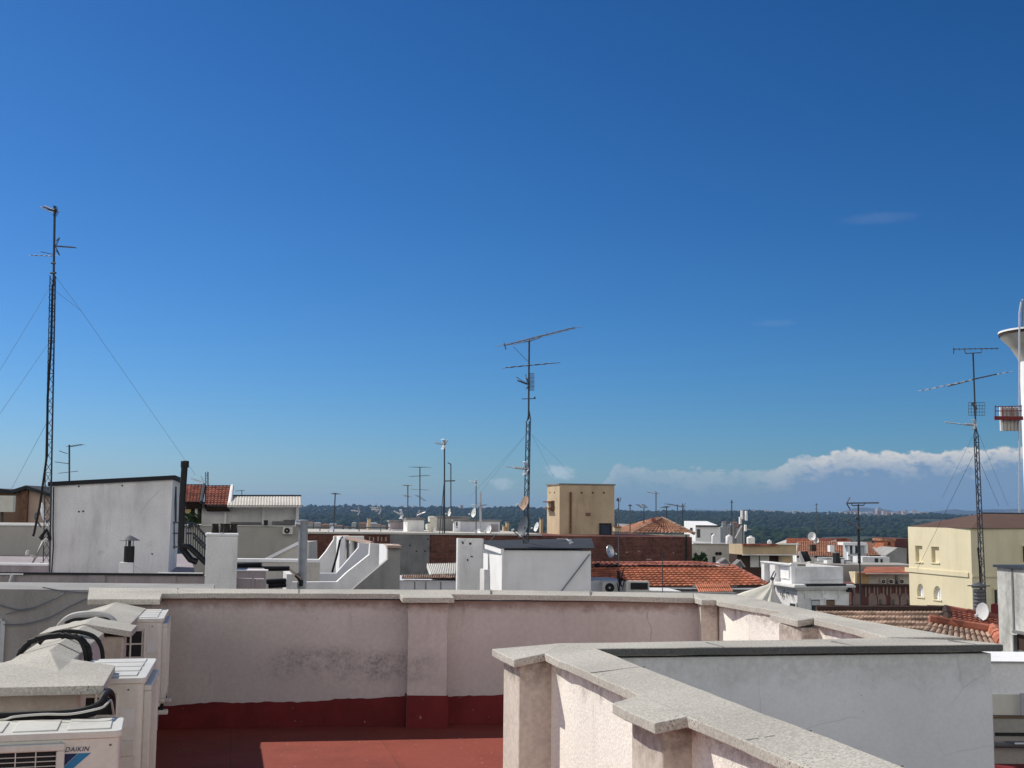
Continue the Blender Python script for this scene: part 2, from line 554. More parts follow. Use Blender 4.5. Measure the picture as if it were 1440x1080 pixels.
sk.box(xa - .004, xb + .004, 8.914, 9.03, -.3, .276)
sk.build('skirting', M['skirt'], bp)

# ---- receding parapet on the right
rp = thing('parapet_wall', 'sunlit white parapet with pilasters running back along the right side of the terrace', 'parapet', (1.75, 7.5, 0))
top = [P(976.4, 841, 9.0), P(975.4, 834, 9.18), PZ(1036, 836, 1.005), PZ(1200, 870, 1.005), Vector((2.236, 6.06, 1.005)), PZ(1247, 896.2, .995),
       PZ(1200, 883, .99), PZ(1145, 870, .99), PZ(1144.6, 869, .986), PZ(1121.7, 873, .975), PZ(1082.5, 863.7, .975), PZ(1101.7, 860.8, .99), PZ(1010, 845, .99),
       PZ(1007.5, 843.9, .98), PZ(986.7, 843.9, .98)]
MB().slab(rough(top), .038).build('coping', M['concrete'], rp, bevel=.004)
MB().prism([(1.512, 8.99), (1.60, 8.2), (1.755, 7.6), (1.842, 7.24), (1.91, 6.674), (1.955, 6.08), (2.19, 6.08), (1.96, 7.1), (1.66, 9.1), (1.52, 9.1)], -.4, .952).build('wall', M['stucco'], rp)
MB().prism([(1.385, 8.9), (1.505, 8.9), (1.55, 9.04), (1.385, 9.04)], -.4, .942).build('pilaster', M['pier'], rp, bevel=.008)
k3 = Vector((1.725, 7.262, 0))
q = [k3, k3 + E1 * .16, k3 + E1 * .16 + E2 * .31, k3 + E2 * .31]
MB().prism([(p.x, p.y) for p in q], -.4, .934).build('pilaster', M['pier'], rp, bevel=.008)

# ---- near parapet, L-shaped round the light well
np_ = thing('parapet_wall', 'near sunlit parapet with broad grey coping turning a corner round the light well', 'parapet', (.8, 4.4, 0))
D1 = Vector((-.2376, .9714, 0))
NN = Vector((.9714, .2376, 0))
top = [PZ(691.7, 912.5, .965), PZ(723, 928, .965), PZ(765.8, 918.7, .988), PZ(899, 977.4, .99), PZ(861, 988.7, .97), PZ(921, 1017, .97), PZ(966, 1007.6, .99),
       PZ(1020, 1029.4, .99), Vector((1.388, .3, .99)), Vector((1.535, .3, 1.01)), PZ(1275, 1080, 1.01), PZ(920, 944, 1.01), PZ(839, 912, 1.01), PZ(1100, 909, 1.01), PZ(1409, 905.8, 1.01),
       Vector((2.247, 5.95, 1.0)), PZ(1249, 896.9, 1.003), PZ(1060, 900.4, 1.006), PZ(786.7, 904.7, 1.0)]
cop = MB().slab(rough(top, .12), .034).build('coping', M['concrete'], np_, bevel=.004)


def ow(y, off):                              # a point on the outer (terrace) side of the near arm
    p = Vector((.152, 5.353, 0)) + D1 * ((y - 5.353) / D1.y) + NN * off
    return (p.x, p.y)


fI = PZ(839, 912, 1.01)
fR = PZ(1409, 905.8, 1.01)
uR = (fR - fI); uR.z = 0; uR.normalize()
nR = Vector((-uR.y, uR.x, 0))
wa = fI + nR * .035 - uR * .03
wb = wa + uR * (P(1393.5, 930, 5.74).x - wa.x) / uR.x
wc, wd = wb + nR * .17, wa + nR * .17 - uR * .12
inn = lambda y: (.38 + (5.375 - y) * .226 - .03, y)
MB().prism([ow(5.52, .042), ow(3.5, .042), ow(.3, .042), inn(.3), inn(3.), (wa.x, wa.y)], -8, .966).build('wall', M['stucco'], np_)
MB().prism([(wa.x, wa.y), (wb.x, wb.y), (wc.x, wc.y), (wd.x, wd.y)], -8, .964).build('well_wall', M['well'], np_)
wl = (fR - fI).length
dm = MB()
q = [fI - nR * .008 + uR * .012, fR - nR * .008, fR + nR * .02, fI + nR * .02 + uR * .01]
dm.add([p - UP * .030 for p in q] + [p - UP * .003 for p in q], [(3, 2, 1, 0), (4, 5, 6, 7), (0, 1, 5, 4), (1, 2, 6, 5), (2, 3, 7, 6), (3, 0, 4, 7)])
dm.build('coping_shade_strip', M['coping_shade'], np_)  # added dark strip, paints the shade on the coping's front face


def joint(p, q, parent, w=.005, h=.0012):
    d = (q - p); d.z = 0
    s_ = Vector((-d.y, d.x, 0)).normalized() * w
    MB().slab([p - s_ + UP * h, q - s_ + UP * h, q + s_ + UP * h, p + s_ + UP * h], .004).build('mortar_joint', M['grey_dark'], parent)


for y_ in (4.72, 3.36, 2.9):
    p = Vector((*ow(y_, .004), .99))
    joint(p, Vector((.376 + (5.375 - y_) * .226, y_ + .05, 1.0095)), np_)
for f_ in (.30, .62, .93):
    p = fI.lerp(fR, f_)
    joint(p + nR * .004, p + nR * .235 - UP * .003, np_)
for x_, y0_, y1_ in ((250, 834.5, 827), (420, 834.2, 828), (690, 835.4, 829.4), (830, 837.6, 831)):
    joint(P(x_, y0_, YB + .01), P(x_, y1_, 9.15), bp)
for K, L in ((Vector((.044, 5.365, 0)), .30), (Vector((.474, 3.8135, 0)), .29)):
    q = [K, K + NN * .18, K + NN * .18 + D1 * L, K + D1 * L]
    MB().prism([(p.x, p.y) for p in q], -.4, .953).build('pilaster', M['pier'], np_, bevel=.008)

# ---- left parapet with ridged coping, carrying the air conditioners
lp = thing('parapet_wall', 'low left parapet with ridged concrete coping crossed by black pipes', 'parapet', (-2.3, 6.9, 0))
cx = lambda y: -2.187 - .2184 * (y - 5.958)
zr, ze = .945, .90


def ridge(y0, y1, hr, hl, dz=0, d2=0):
    m = MB()
    sec = []
    for y in (y0, y1):
        c = cx(y)
        sec.append([(c - hl, y - hl * .2 + d2, ze - .01 + dz), (c, y, zr + dz), (c + hr, y + hr * .2, ze + dz)])
    vs = sec[0] + sec[1]
    vs += [(x, y, z - .034) for x, y, z in vs]
    return m.add(vs, [(0, 1, 4, 3), (1, 2, 5, 4), (6, 9, 10, 7), (7, 10, 11, 8), (0, 6, 7, 1), (1, 7, 8, 2), (3, 4, 10, 9), (4, 5, 11, 10), (0, 3, 9, 6), (2, 8, 11, 5)])


lc = ridge(5.70, 6.93, .105, .18)
lc.m, lc2 = lc.m, ridge(7.3, 8.62, .20, .18)
lc.add(lc2.v, lc2.f)
lc3 = ridge(6.932, 7.298, .25, .24, .006)
lc.add(lc3.v, lc3.f)
pk = PZ(83, 944, .924)
cap = [PZ(103, 926.7, .906), PZ(162, 936, .906), PZ(146, 964, .906), PZ(0, 967, .906), Vector((-2.62, 4.72, .906)), Vector((-2.74, 5.42, .9)), Vector((-2.3, 5.60, .9)), Vector((cx(5.69), 5.69, .95))]
n = len(cap)
lc.add([tuple(pk)] + [tuple(p) for p in cap] + [(p.x, p.y, p.z - .034) for p in cap],
       [(0, 1 + (i + 1) % n, 1 + i) for i in range(n)] + [(1 + i, 1 + (i + 1) % n, 1 + n + (i + 1) % n, 1 + n + i) for i in range(n)] + [tuple(range(1 + n, 1 + 2 * n))])
lc.build('coping', M['concrete'], lp, bevel=.003)
MB().prism([(cx(4.95) - .16, 4.97), (cx(4.95) + .08, 5.0), (cx(8.9) + .12, 8.9), (cx(8.9) - .12, 8.9)], -6, .875).build('wall', M['parapet'], lp)
MB().prism([(-2.6, 4.80), (-1.735, 4.97), (-1.855, 5.46), (-2.68, 5.28)], -6, .868).build('pier', M['stucco_smooth'], lp, bevel=.01)
MB().prism([(-2.62, 6.98), (-2.20, 7.01), (-2.262, 7.26), (-2.66, 7.22)], -6, .872).build('pier', M['stucco_smooth'], lp, bevel=.01)


# ---- air conditioners
def rrect(w, h, r, n=5):
    pts = []
    for cx_, cy_, a0 in ((w - r, r, -90), (w - r, h - r, 0), (r, h - r, 90), (r, r, 180)):
        for i in range(n + 1):
            a = R(a0 + 90 * i / n)
            pts.append((cx_ + r * math.cos(a), cy_ + r * math.sin(a)))
    return pts


def ac_unit(O, u, W, H, Dp, label, front=True, side=True, group='air conditioner outdoor units on the left parapet', mats=('ac_white',)):
    """O: front bottom-left corner, u: to the right along the front"""
    t = thing('air_conditioner', label, 'air conditioner', O, group)
    v = Vector((-u.y, u.x, 0))
    W3 = lambda a, b, c: O + u * a + v * b + UP * c
    body = MB()
    fw = .735 * W
    rc = Dp * .30
    # casing as an extruded rounded plan
    plan_ = [(p.x, p.y) for p in (W3(a, b, 0) for a, b in rrect(W, Dp, rc * .35, 4))]
    body.prism(plan_, O.z, O.z + H - .022)
    body.build('casing', M['ac_white'], t, smooth=True, bevel=.004)
    tc = MB()
    plan_ = [(p.x, p.y) for p in (W3(a - .008, b - .008, 0) for a, b in rrect(W + .016, Dp + .016, rc * .35, 4))]
    tc.prism(plan_, O.z + H - .024, O.z + H)
    for i in range(4):
        a = W * (.08 + .23 * i)
        q = [W3(a, .035, 0), W3(a + W * .19, .035, 0), W3(a + W * .19, Dp - .035, 0), W3(a, Dp - .035, 0)]
        tc.hexa([(p.x, p.y, O.z + H - .001) for p in q], [(p.x, p.y, O.z + H + .005) for p in q])
    tc.build('top_cover', M['ac_white'], t, smooth=True, bevel=.003)
    # front grille with the fan behind it
    gx0, gx1, gz0, gz1 = .05, fw, .05, H - .06
    dk = MB()
    q = [W3(gx0, -.004, 0), W3(gx1, -.004, 0), W3(gx1, -.001, 0), W3(gx0, -.001, 0)]
    dk.hexa([(p.x, p.y, O.z + gz0) for p in q], [(p.x, p.y, O.z + gz1) for p in q])
    dk.build('fan_opening', M['ac_dark'], t)
    fr = MB()
    for a0, a1, z0, z1 in ((gx0 - .028, gx1 + .028, gz1, gz1 + .026), (gx0 - .028, gx1 + .028, gz0 - .026, gz0), (gx0 - .028, gx0, gz0, gz1), (gx1, gx1 + .028, gz0, gz1)):
        q = [W3(a0, -.03, 0), W3(a1, -.03, 0), W3(a1, .001, 0), W3(a0, .001, 0)]
        fr.hexa([(p.x, p.y, O.z + z0) for p in q], [(p.x, p.y, O.z + z1) for p in q])
    fr.build('grille_frame', M['ac_white'], t, bevel=.006)
    fan = MB()
    c = W3((gx0 + gx1) / 2, -.008, (gz0 + gz1) / 2)
    rad = (gz1 - gz0) * .48
    fan.lathe(c, [(.0, .0), (.055, 0), (.055, .012), (0, .014)], 14, -v)
    for k in range(3):
        a0 = 2 * math.pi * k / 3 + .5
        pts = [c + (u * math.cos(a0 + da) + UP * math.sin(a0 + da)) * r - v * e for r, da, e in
               ((.05, -.3, .0), (rad * .6, -.42, .004), (rad, -.35, .008), (rad, .45, .0), (rad * .6, .5, .0), (.05, .5, .0))]
        fan.add(pts + [p - v * .004 for p in pts], [tuple(range(6)), tuple(range(11, 5, -1))])
    fan.build('fan', M['ac_fan'], t)
    gr = MB()
    nh, nv = 26, 8
    for i in range(1, nh):
        z = gz0 + (gz1 - gz0) * i / nh
        gr.tube([W3(gx0, -.024, z), W3(gx1, -.024, z)], .0017, 4)
    for i in range(1, nv):
        a = gx0 + (gx1 - gx0) * i / nv
        gr.tube([W3(a, -.026, gz0), W3(a, -.026, gz1)], .0022, 4)
    gr.build('fan_guard', M['ac_white'], t)
    # coil side: openings in a ribbed frame on the left end
    if side:
        dk = MB()
        b0, b1, z0, z1 = Dp * .42, Dp - .02, .06, H - .075
        for i in range(2):
            for j in range(5):
                bb0 = b0 + (b1 - b0) * i / 2 + .006
                bb1 = b0 + (b1 - b0) * (i + 1) / 2 - .006
                zz0 = z0 + (z1 - z0) * j / 5 + .006
                zz1 = z0 + (z1 - z0) * (j + 1) / 5 - .006
                q = [W3(-.003, bb0, 0), W3(.004, bb0, 0), W3(.004, bb1, 0), W3(-.003, bb1, 0)]
                dk.hexa([(p.x, p.y, O.z + zz0) for p in q], [(p.x, p.y, O.z + zz1) for p in q])
        dk.build('coil_opening', M['ac_dark'], t)
        rb = MB()
        for b in (b0 - .012, (b0 + b1) / 2, b1 + .008):
            rb.tube([W3(-.006, b, z0 - .01), W3(-.006, b, z1 + .01)], .006, 6)
        for j in range(6):
            z = z0 + (z1 - z0) * j / 5
            rb.tube([W3(-.006, b0 - .012, z), W3(-.006, b1 + .008, z)], .005, 6)
        rb.build('coil_guard', M['ac_white'], t, smooth=True)
    # service side: seam, screws, carrying handle
    sm_ = MB()
    q = [W3(W - .20, -.0015, 0), W3(W - .198, -.0015, 0), W3(W - .198, .002, 0), W3(W - .20, .002, 0)]
    sm_.hexa([(p.x, p.y, O.z + .02) for p in q], [(p.x, p.y, O.z + H - .03) for p in q])
    sm_.build('seam', M['grey_dark'], t)
    for a, c_ in ((W - .185, .05), (W - .03, .05), (W - .03, H - .05), (.02, .03)):
        MB().lathe(W3(a, 0, c_), [(0, 0), (.0045, 0), (.0035, .002), (0, .0022)], 8, -v).build('screw', M['steel'], t)
    if side:
        for c_ in (.05, H - .05):
            MB().lathe(W3(0, Dp * .22, c_), [(0, 0), (.0045, 0), (.0035, .002), (0, .0022)], 8, -u).build('screw', M['steel'], t)
        hd = MB()
        q = [W3(-.010, Dp * .10, 0), W3(.002, Dp * .10, 0), W3(.002, Dp * .34, 0), W3(-.010, Dp * .34, 0)]
        hd.hexa([(p.x, p.y, O.z + H * .40) for p in q], [(p.x, p.y, O.z + H * .52) for p in q])
        hd.build('handle', M['ac_white'], t, bevel=.004)
        q = [W3(-.0012, Dp * .12, 0), W3(.001, Dp * .12, 0), W3(.001, Dp * .32, 0), W3(-.0012, Dp * .32, 0)]
        MB().hexa([(p.x, p.y, O.z + H * .62) for p in q], [(p.x, p.y, O.z + H * .76) for p in q]).build('sticker', M['dish'], t)
    for a in (.12, W - .12):
        ft = MB()
        q = [W3(a - .03, -.05, 0), W3(a + .03, -.05, 0), W3(a + .03, Dp + .05, 0), W3(a - .03, Dp + .05, 0)]
        ft.hexa([(p.x, p.y, O.z - .065) for p in q], [(p.x, p.y, O.z - .035) for p in q])
        b_ = ft.build('bracket', M['ac_white'], t, bevel=.008)
        for b in (-.02, Dp - .03):
            rf = MB()
            q = [W3(a - .02, b, 0), W3(a + .02, b, 0), W3(a + .02, b + .05, 0), W3(a - .02, b + .05, 0)]
            rf.hexa([(p.x, p.y, O.z - .036) for p in q], [(p.x, p.y, O.z + .0) for p in q])
            rf.build('rubber_foot', M['black_rubber'], b_)
    return t, W3, v


a16 = R(16)
u1 = Vector((math.cos(a16), math.sin(a16), 0))
ac1, W1, v1 = ac_unit(Vector((-1.411, 4.493, .25)) - u1 * .80, u1, .80, .55, .29,
                      'nearest cream air conditioner with the blue logo, facing the viewer', side=False)
# logo: small navy triangle and blue slanted band under lettering
cu = bpy.data.curves.new('lettering', 'FONT')
cu.body = 'DAIKIN'
cu.size = .0235
cu.shear = .25
cu.extrude = .0006
cu.space_character = 1.08
tx = bpy.data.objects.new('lettering', cu)
COL.objects.link(tx)
dg = bpy.context.evaluated_depsgraph_get()
me = bpy.data.meshes.new_from_object(tx.evaluated_get(dg))
bpy.data.objects.remove(tx)
o = bpy.data.objects.new('lettering', me)
me.materials.clear()
me.materials.append(M['logo_navy'])
COL.objects.link(o)
o.parent = ac1
lx0, lz0 = .80 - .185, .55 - .068
basis = Matrix((u1, UP, -v1)).transposed().to_4x4()
loc = W1(lx0, -.0012, lz0) - ac1.location
o.matrix_local = Matrix.Translation(loc) @ basis
wtxt = max(v.co.x for v in me.vertices)
for v_ in me.vertices:
    v_.co.x *= .084 / wtxt
for nm, pts, mt in (('logo_triangle', [(0, -.007), (.044, -.007), (0, -.050)], 'logo_navy'),
                    ('logo_band', [(.046, -.007), (.090, -.007), (.0, -.086), (.0, -.052)], 'logo_blue')):
    m = MB()
    m.sheet([W1(lx0 + a, -.0012, lz0 + b) for a, b in pts], v1 * .003)
    m.build(nm, M[mt], ac1)

u2 = Vector((-math.sin(R(12.5)), math.cos(R(12.5)), 0))
n2 = Vector((u2.y, -u2.x, 0))
ac_unit(Vector((-1.586, 5.358, .32)), u2, .70, .55, .29, 'middle cream air conditioner standing end-on between the two coping caps')
u3 = Vector((-math.sin(R(13.4)), math.cos(R(13.4)), 0))
ac_unit(Vector((-2.262, 8.0, .325)), u3, .76, .565, .29, 'farthest cream air conditioner in the corner beside the shaded parapet')


# ---- pipes looped over the left coping
def loop(pts, d, r, name, label, mat, cat, group=None, n=8, jit=0):
    path = [P(px, py, d + dd) for px, py, dd in pts]
    fine = []
    for i in range(len(path) - 1):          # Catmull-Rom
        p0, p1, p2, p3 = path[max(i - 1, 0)], path[i], path[i + 1], path[min(i + 2, len(path) - 1)]
        for k in range(6):
            t = k / 6
            fine.append(.5 * ((2 * p1) + (p2 - p0) * t + (2 * p0 - 5 * p1 + 4 * p2 - p3) * t * t + (3 * p1 - p0 - 3 * p2 + p3) * t ** 3))
    fine.append(path[-1])
    if jit:
        fine = [p + Vector((random.uniform(-jit, jit), random.uniform(-jit, jit), random.uniform(-jit, jit))) for p in fine]
    return tag(MB().tube(fine, r, n).build(name, mat, smooth=True), label, cat, group)


GP = 'insulated pipes looped over the left coping'
loop([(22, 935, 0), (30, 916, 0), (46, 901, 0), (68, 895, 0), (92, 894, 0), (110, 897, 0), (121, 906, 0), (126, 920, 0), (127, 945, 0)], 6.0, .0145, 'insulated_pipe', 'thick black foam pipe arching over the coping, lowest of the loops', M['black_rubber'], 'pipe', GP, jit=.003)
loop([(96, 894, 0.02), (110, 899, 0.02), (116, 908, .02), (120, 922, .02), (121, 945, .02)], 5.92, .009, 'cable', 'thin black cable beside the thick black foam pipe', M['black_rubber'], 'cable')
loop([(55, 905, 0), (64, 896, 0), (80, 889, 0), (105, 888, 0), (128, 893, 0), (139, 903, 0), (144, 918, 0), (145, 945, 0)], 6.25, .011, 'insulated_pipe', 'slimmer black pipe arching just behind the thick foam pipe', M['black_rubber'], 'pipe', GP)
loop([(80, 890, 0), (86, 879, 0), (100, 868, 0), (120, 864, 0), (141, 864, 0), (155, 870, 0), (163, 880, 0), (166, 900, 0)], 7.5, .022, 'insulated_pipe', 'pale grey lagged pipe arching over the far end of the coping', M['white_foam'], 'pipe', GP)
loop([(92, 876, 0), (105, 871, 0), (125, 870.5, 0), (143, 870, 0), (152, 872, 0), (158, 880, 0)], 7.45, .011, 'cable', 'thin black cable under the pale grey lagged pipe', M['black_rubber'], 'cable')
loop([(112, 894, .0), (122, 896, 0), (136, 898.5, 0), (142, 902, 0)], 6.4, .007, 'cable', 'short thin wire lying across the ridged coping', M['wire'], 'cable')
yy = 4.72
loop([(-60, 1008, -.05), (0, 1006, 0), (40, 1004, 0), (90, 1002, 0), (120, 998, 0), (139, 990, 0.05), (147, 978, .1), (152, 972, .2), (158, 980, .3), (158, 1005, .3)], yy, .013, 'insulated_pipe', 'black pipe running along the pier behind the nearest air conditioner', M['black_rubber'], 'pipe')
loop([(-60, 1016, -.05), (0, 1013, 0), (20, 1008, -.02), (60, 1004.5, -.02), (100, 1004, -.02), (140, 996, 0), (150, 990, .08), (156, 985, .2), (160, 1005, .3)], yy - .04, .0045, 'cable', 'grey cable resting on the black pipe behind the nearest air conditioner', M['white_foam'], 'cable')
loop([(-60, 1012, 0), (10, 1013, 0), (60, 1010, 0), (110, 1006, 0), (135, 1001, .02), (146, 985, .1), (149, 975, .25)], yy + .02, .013, 'insulated_pipe', 'lower black pipe against the pier above the nearest air conditioner', M['black_rubber'], 'pipe')
# ================================================================== rooftop kit
def yagi(m, p0, p1, n, e0, e1, r, vert=False, er=None):
    """boom from p0 to p1 with n cross elements e0..e1 long"""
    d = (p1 - p0)
    m.tube([p0, p1], r, 5)
    a = UP if vert else d.cross(UP).normalized()
    for i in range(n):
        f = (i + .25) / (n - .5)
        c = p0 + d * min(f, 1)
        L = (e0 + (e1 - e0) * f) / 2
        m.tube([c - a * L, c + a * L], er or r * .55, 4)
    return m


def uhf(m, c, dr, s=1., r=.012, refl=True):
    """corner-reflector TV antenna: boom with X directors and two rod screens behind"""
    dr = dr.normalized()
    sd_ = dr.cross(UP).normalized()
    m.tube([c - dr * .1 * s, c + dr * .85 * s], r, 5)
    for i in range(6):
        q = c + dr * (.2 + .13 * i) * s
        L = (.13 - .008 * i) * s
        for a in (-1, 1):
            m.tube([q - (sd_ + UP * a) * L * .7, q + (sd_ + UP * a) * L * .7], r * .6, 4)
    if refl:
        for a in (-1, 1):
            for k in range(5):
                q = c - dr * (.05 - .045 * k) * s + UP * a * (.05 + .085 * k) * s
                m.tube([q - sd_ * .26 * s, q + sd_ * .26 * s], r * .6, 4)
            m.tube([c - dr * .05 * s + UP * a * .05 * s, c + dr * .13 * s + UP * a * .39 * s], r * .8, 4)
    return m


def vrefl(m, c, dr, s, r):
    """V of two rods at the rear end of a boom"""
    sd_ = dr.cross(UP).normalized()
    for a in (-1, 1):
        m.tube([c, c - dr * .0 * s + dr * .35 * s + UP * a * .6 * s], r, 4)


def dish(c, n, rad, label, mat='dish', group=None, deep=.16, foot=None, pole_r=.02):
    """offset satellite dish: bowl, feed arm with its horn, wall or pole mount"""
    n = Vector(n).normalized()
    t = thing('satellite_dish', label, 'satellite dish', foot if foot is not None else c - UP * rad, group)
    a = n.cross(UP).normalized()
    b = a.cross(n) * -1
    m = MB()
    K = 6
    for k in range(K + 1):
        rr = rad * k / K
        for j in range(20):
            th = 2 * math.pi * j / 20
            m.v.append(tuple(c + (a * math.cos(th) * .92 + b * math.sin(th)) * max(rr, 1e-3) + n * deep * rad * ((k / K) ** 2 - 1) * 1.4))
    nv = len(m.v)
    m.v += [tuple(Vector(v) - n * .018) for v in m.v]
    for off in (0, nv):
        for k in range(K):
            for j in range(20):
                m.f.append((off + k * 20 + j, off + k * 20 + (j + 1) % 20, off + (k + 1) * 20 + (j + 1) % 20, off + (k + 1) * 20 + j))
    for j in range(20):
        m.f.append((K * 20 + j, K * 20 + (j + 1) % 20, nv + K * 20 + (j + 1) % 20, nv + K * 20 + j))
    m.m = [0] * len(m.f)
    m.build('reflector', M[mat], t, smooth=True)
    tip = c + n * rad * .95 - b * rad * .55 * (1 if b.z > 0 else -1)
    low = c - b * rad * .95 * (1 if b.z > 0 else -1)
    MB().tube([low, tip], .014 + rad * .01, 5).build('feed_arm', M['steel'], t)
    MB().lathe(tip, [(.0, -.02), (.035, -.02), (.035, .06), (.0, .07)], 10, (c - tip)).build('feed_horn', M['dish'], t, smooth=True)
    mt_ = MB().tube([c - n * .05, c - n * (.12 + deep * rad * 1.4)], .035, 6)
    f = foot if foot is not None else c - n * (.12 + deep * rad) - UP * rad * 1.1
    mt_.tube([c - n * (.12 + deep * rad * 1.4), Vector((c - n * (.12 + deep * rad * 1.4)).xy.to_3d()) + UP * (c.z - .1), f], pole_r, 6)
    mt_.build('mount', M['steel'], t)
    return t


def lattice(m, p0, p1, side, r, step):
    """three-legged braced mast from p0 up to p1"""
    d = p1 - p0
    L = d.length
    offs = [Vector((math.cos(a) * side / 1.732, math.sin(a) * side / 1.732, 0)) for a in (R(75), R(195), R(315))]
    for o_ in offs:
        m.tube([p0 + o_, p1 + o_ * .8], r, 5)
    n = int(L / step)
    for i in range(n):
        f0, f1 = i / n, (i + 1) / n
        for k in range(3):
            a, b = offs[k], offs[(k + 1) % 3]
            if i % 2:
                a, b = b, a
            m.tube([p0 + d * f0 + a, p0 + d * f1 + b], r * .55, 4)
            if i % 3 == 0:
                m.tube([p0 + d * f0 + a, p0 + d * f0 + b], r * .55, 4)
    return m


def mast(px, y0, y1, d, label, ants, name='antenna_mast', cat='antenna', r=.022, px1=None, grp=None, mat='steel_dark', extra=None):
    """a pole seen from px,y0 (top) down to y1 with aerials: ('boom', y, pxa, pya, pxb, pyb) ('uhf', y, dir, s) ..."""
    bot, top = P(px if px1 is None else px1, y1, d), P(px, y0, d)
    t = thing(name, label, cat, bot, grp)
    MB().tube([bot, top], r, 8).build('pole', M[mat], t, smooth=True)
    for a in ants:
        m = MB()
        if a[0] in ('boom', 'wboom'):                  # pixel ends, element count, lengths, depth change
            _, xa, ya, xb, yb, n, el, dd = a[:8]
            yagi(m, P(xa, ya, d + dd), P(xb, yb, d - dd), n, el, el * .8, a[8] if len(a) > 8 else .014)
            m.build('yagi_antenna', M['steel' if a[0] == 'boom' else 'alu'], t)
        elif a[0] == 'uhf':
            _, xa, ya, dr, s = a[:5]
            uhf(m, P(xa, ya, d - .04), Vector(dr), s, a[5] if len(a) > 5 else .012)
            m.build('corner_antenna', M[a[6] if len(a) > 6 else 'alu'], t)
        elif a[0] == 'bar':
            _, xa, ya, xb, yb = a[:5]
            m.tube([P(xa, ya, d - .03), P(xb, yb, d - .03)], a[5] if len(a) > 5 else .012, 5)
            m.build('crossbar', M['steel'], t)
        elif a[0] == 'vref':
            _, xa, ya, s = a[:4]
            vrefl(m, P(xa, ya, d), Vector((-1, 0, 0)) * a[4], s, .016)
            m.build('reflector_rod', M['steel'], t)
        elif a[0] == 'leg':
            _, xa, ya, xb, yb, dd = a[:6]
            m.tube([P(xa, ya, d), P(xb, yb, d + dd)], .02, 6)
            m.build('leg', M[mat], t)
        elif a[0] == 'guy':
            _, xa, ya, xb, yb, dd = a[:6]
            m.tube([P(xa, ya, d), P(xb, yb, d + dd)], a[6] if len(a) > 6 else .0032, 4)
            m.build('guy_wire', M['wire'], t)
        elif a[0] == 'grid':
            _, xa, ya, xb, yb = a[:5]
            for i in range(7):
                f = i / 6
                m.tube([P(xa + (xb - xa) * f, ya, d), P(xa + (xb - xa) * f, yb, d)], .006, 4)
            for i in range(5):
                f = i / 4
                m.tube([P(xa, ya + (yb - ya) * f, d), P(xb, ya + (yb - ya) * f, d)], .006, 4)
            m.build('grid_antenna', M['steel'], t)
        elif a[0] == 'lattice':
            _, xa, ya, xb, yb, side = a[:6]
            lattice(m, P(xa, ya, d), P(xb, yb, d), side, a[6] if len(a) > 6 else .014, side * 1.5)
            m.build('lattice_tower', M[mat], t)
        elif a[0] == 'cable':
            fine = [P(x_, y_, d - .12) for x_, y_ in a[1]]
            m.tube(fine, .02, 6)
            m.build('cable', M['black_rubber'], t, smooth=True)
    return t


def tile_roof(m, A_, B_, C_, D_, rows, cols, hc=.03, hr=.03, sub=4):
    """clay tiles: A,B eave left/right, C,D ridge right/left; corrugated across, stepped up the slope"""
    n = (B_ - A_).cross(D_ - A_).normalized()
    if n.z < 0:
        n = -n
    us = [i / (cols * sub) for i in range(cols * sub + 1)]
    vs_ = []
    for j in range(rows):
        vs_ += [(j / rows, 1), ((j + .98) / rows, 0)]
    vs_.append((1, 0))
    W = len(us)
    o = []
    jr = [[random.uniform(-.3, .3) for _ in range(cols + 1)] for _ in range(rows + 1)]
    for jj, (v, st) in enumerate(vs_):
        for u in us:
            q = (A_ * (1 - u) + B_ * u) * (1 - v) + (D_ * (1 - u) + C_ * u) * v
            ph = u * cols
            cw = abs(math.sin(math.pi * ph)) ** .7
            k = .2 * jr[min(jj // 2, rows)][min(int(ph), cols)]
            o.append(q + n * (cw * hc * (1 + k * .5) + st * hr * (1 + k)))
    fs = [(j * W + i, j * W + i + 1, (j + 1) * W + i + 1, (j + 1) * W + i) for j in range(len(vs_) - 1) for i in range(W - 1)]
    return m.add(o, fs)


def ridge_tiles(m, p, q, r=.1, step=.4):
    L = (q - p).length
    n = max(2, int(L / step))
    for i in range(n):
        a, b = p + (q - p) * (i / n), p + (q - p) * ((i + 1.12) / n)
        m.tube([a, b], r * 1.08, 8, r * .92)
    return m


def corner(pxl, py, d, pxr, pxf=None, l=6., u=E1):
    """plan of a block: near corner at pxl, width to pxr along u, depth to pxf (or l metres)"""
    C = P(pxl, py, d)
    s, _ = hit(pxr, py, C, u)
    if pxf is not None:
        v = Vector((-u.y, u.x, 0))
        r = ray(pxf, py)
        # intersect line C + v*t with the upright plane holding the sight line
        nrm = Vector((r.y, -r.x, 0))
        l = (EYE - C).dot(nrm) / v.dot(nrm)
    return C, s, abs(l)


def far_ac(C, u, x0, y0, x1, y1, label, group=None, off=.0):
    """small wall-hung air conditioner seen as a few pixels: casing, dark fan ring, hub"""
    s0, z1 = hit(x0, y0, C, u)
    s1, z0 = hit(x1, y1, C, u)
    n = Vector((u.y, -u.x, 0))
    b = C + u * s0 + n * (.3 + off)
    b.z = z0
    t = thing('air_conditioner', label, 'air conditioner', b, group)
    W, H = s1 - s0, z1 - z0
    MB().obox(b, u, W, .3, z0, z1).build('casing', M['ac_white'], t, bevel=.01)
    c = b + u * W * .42 + UP * H * .5 + n * .004
    rr = min(W, H) * .40
    MB().lathe(c, [(rr * .25, 0), (rr, 0), (rr, .012), (rr * .25, .012)], 20, n).build('fan', M['ac_dark'], t)
    MB().lathe(c, [(.0, 0), (rr * .22, 0), (rr * .22, .02), (0, .022)], 12, n).build('fan_hub', M['ac_white'], t)
    return t


# ================================================================== neighbours on the left
X1 = Vector((1, 0, 0))
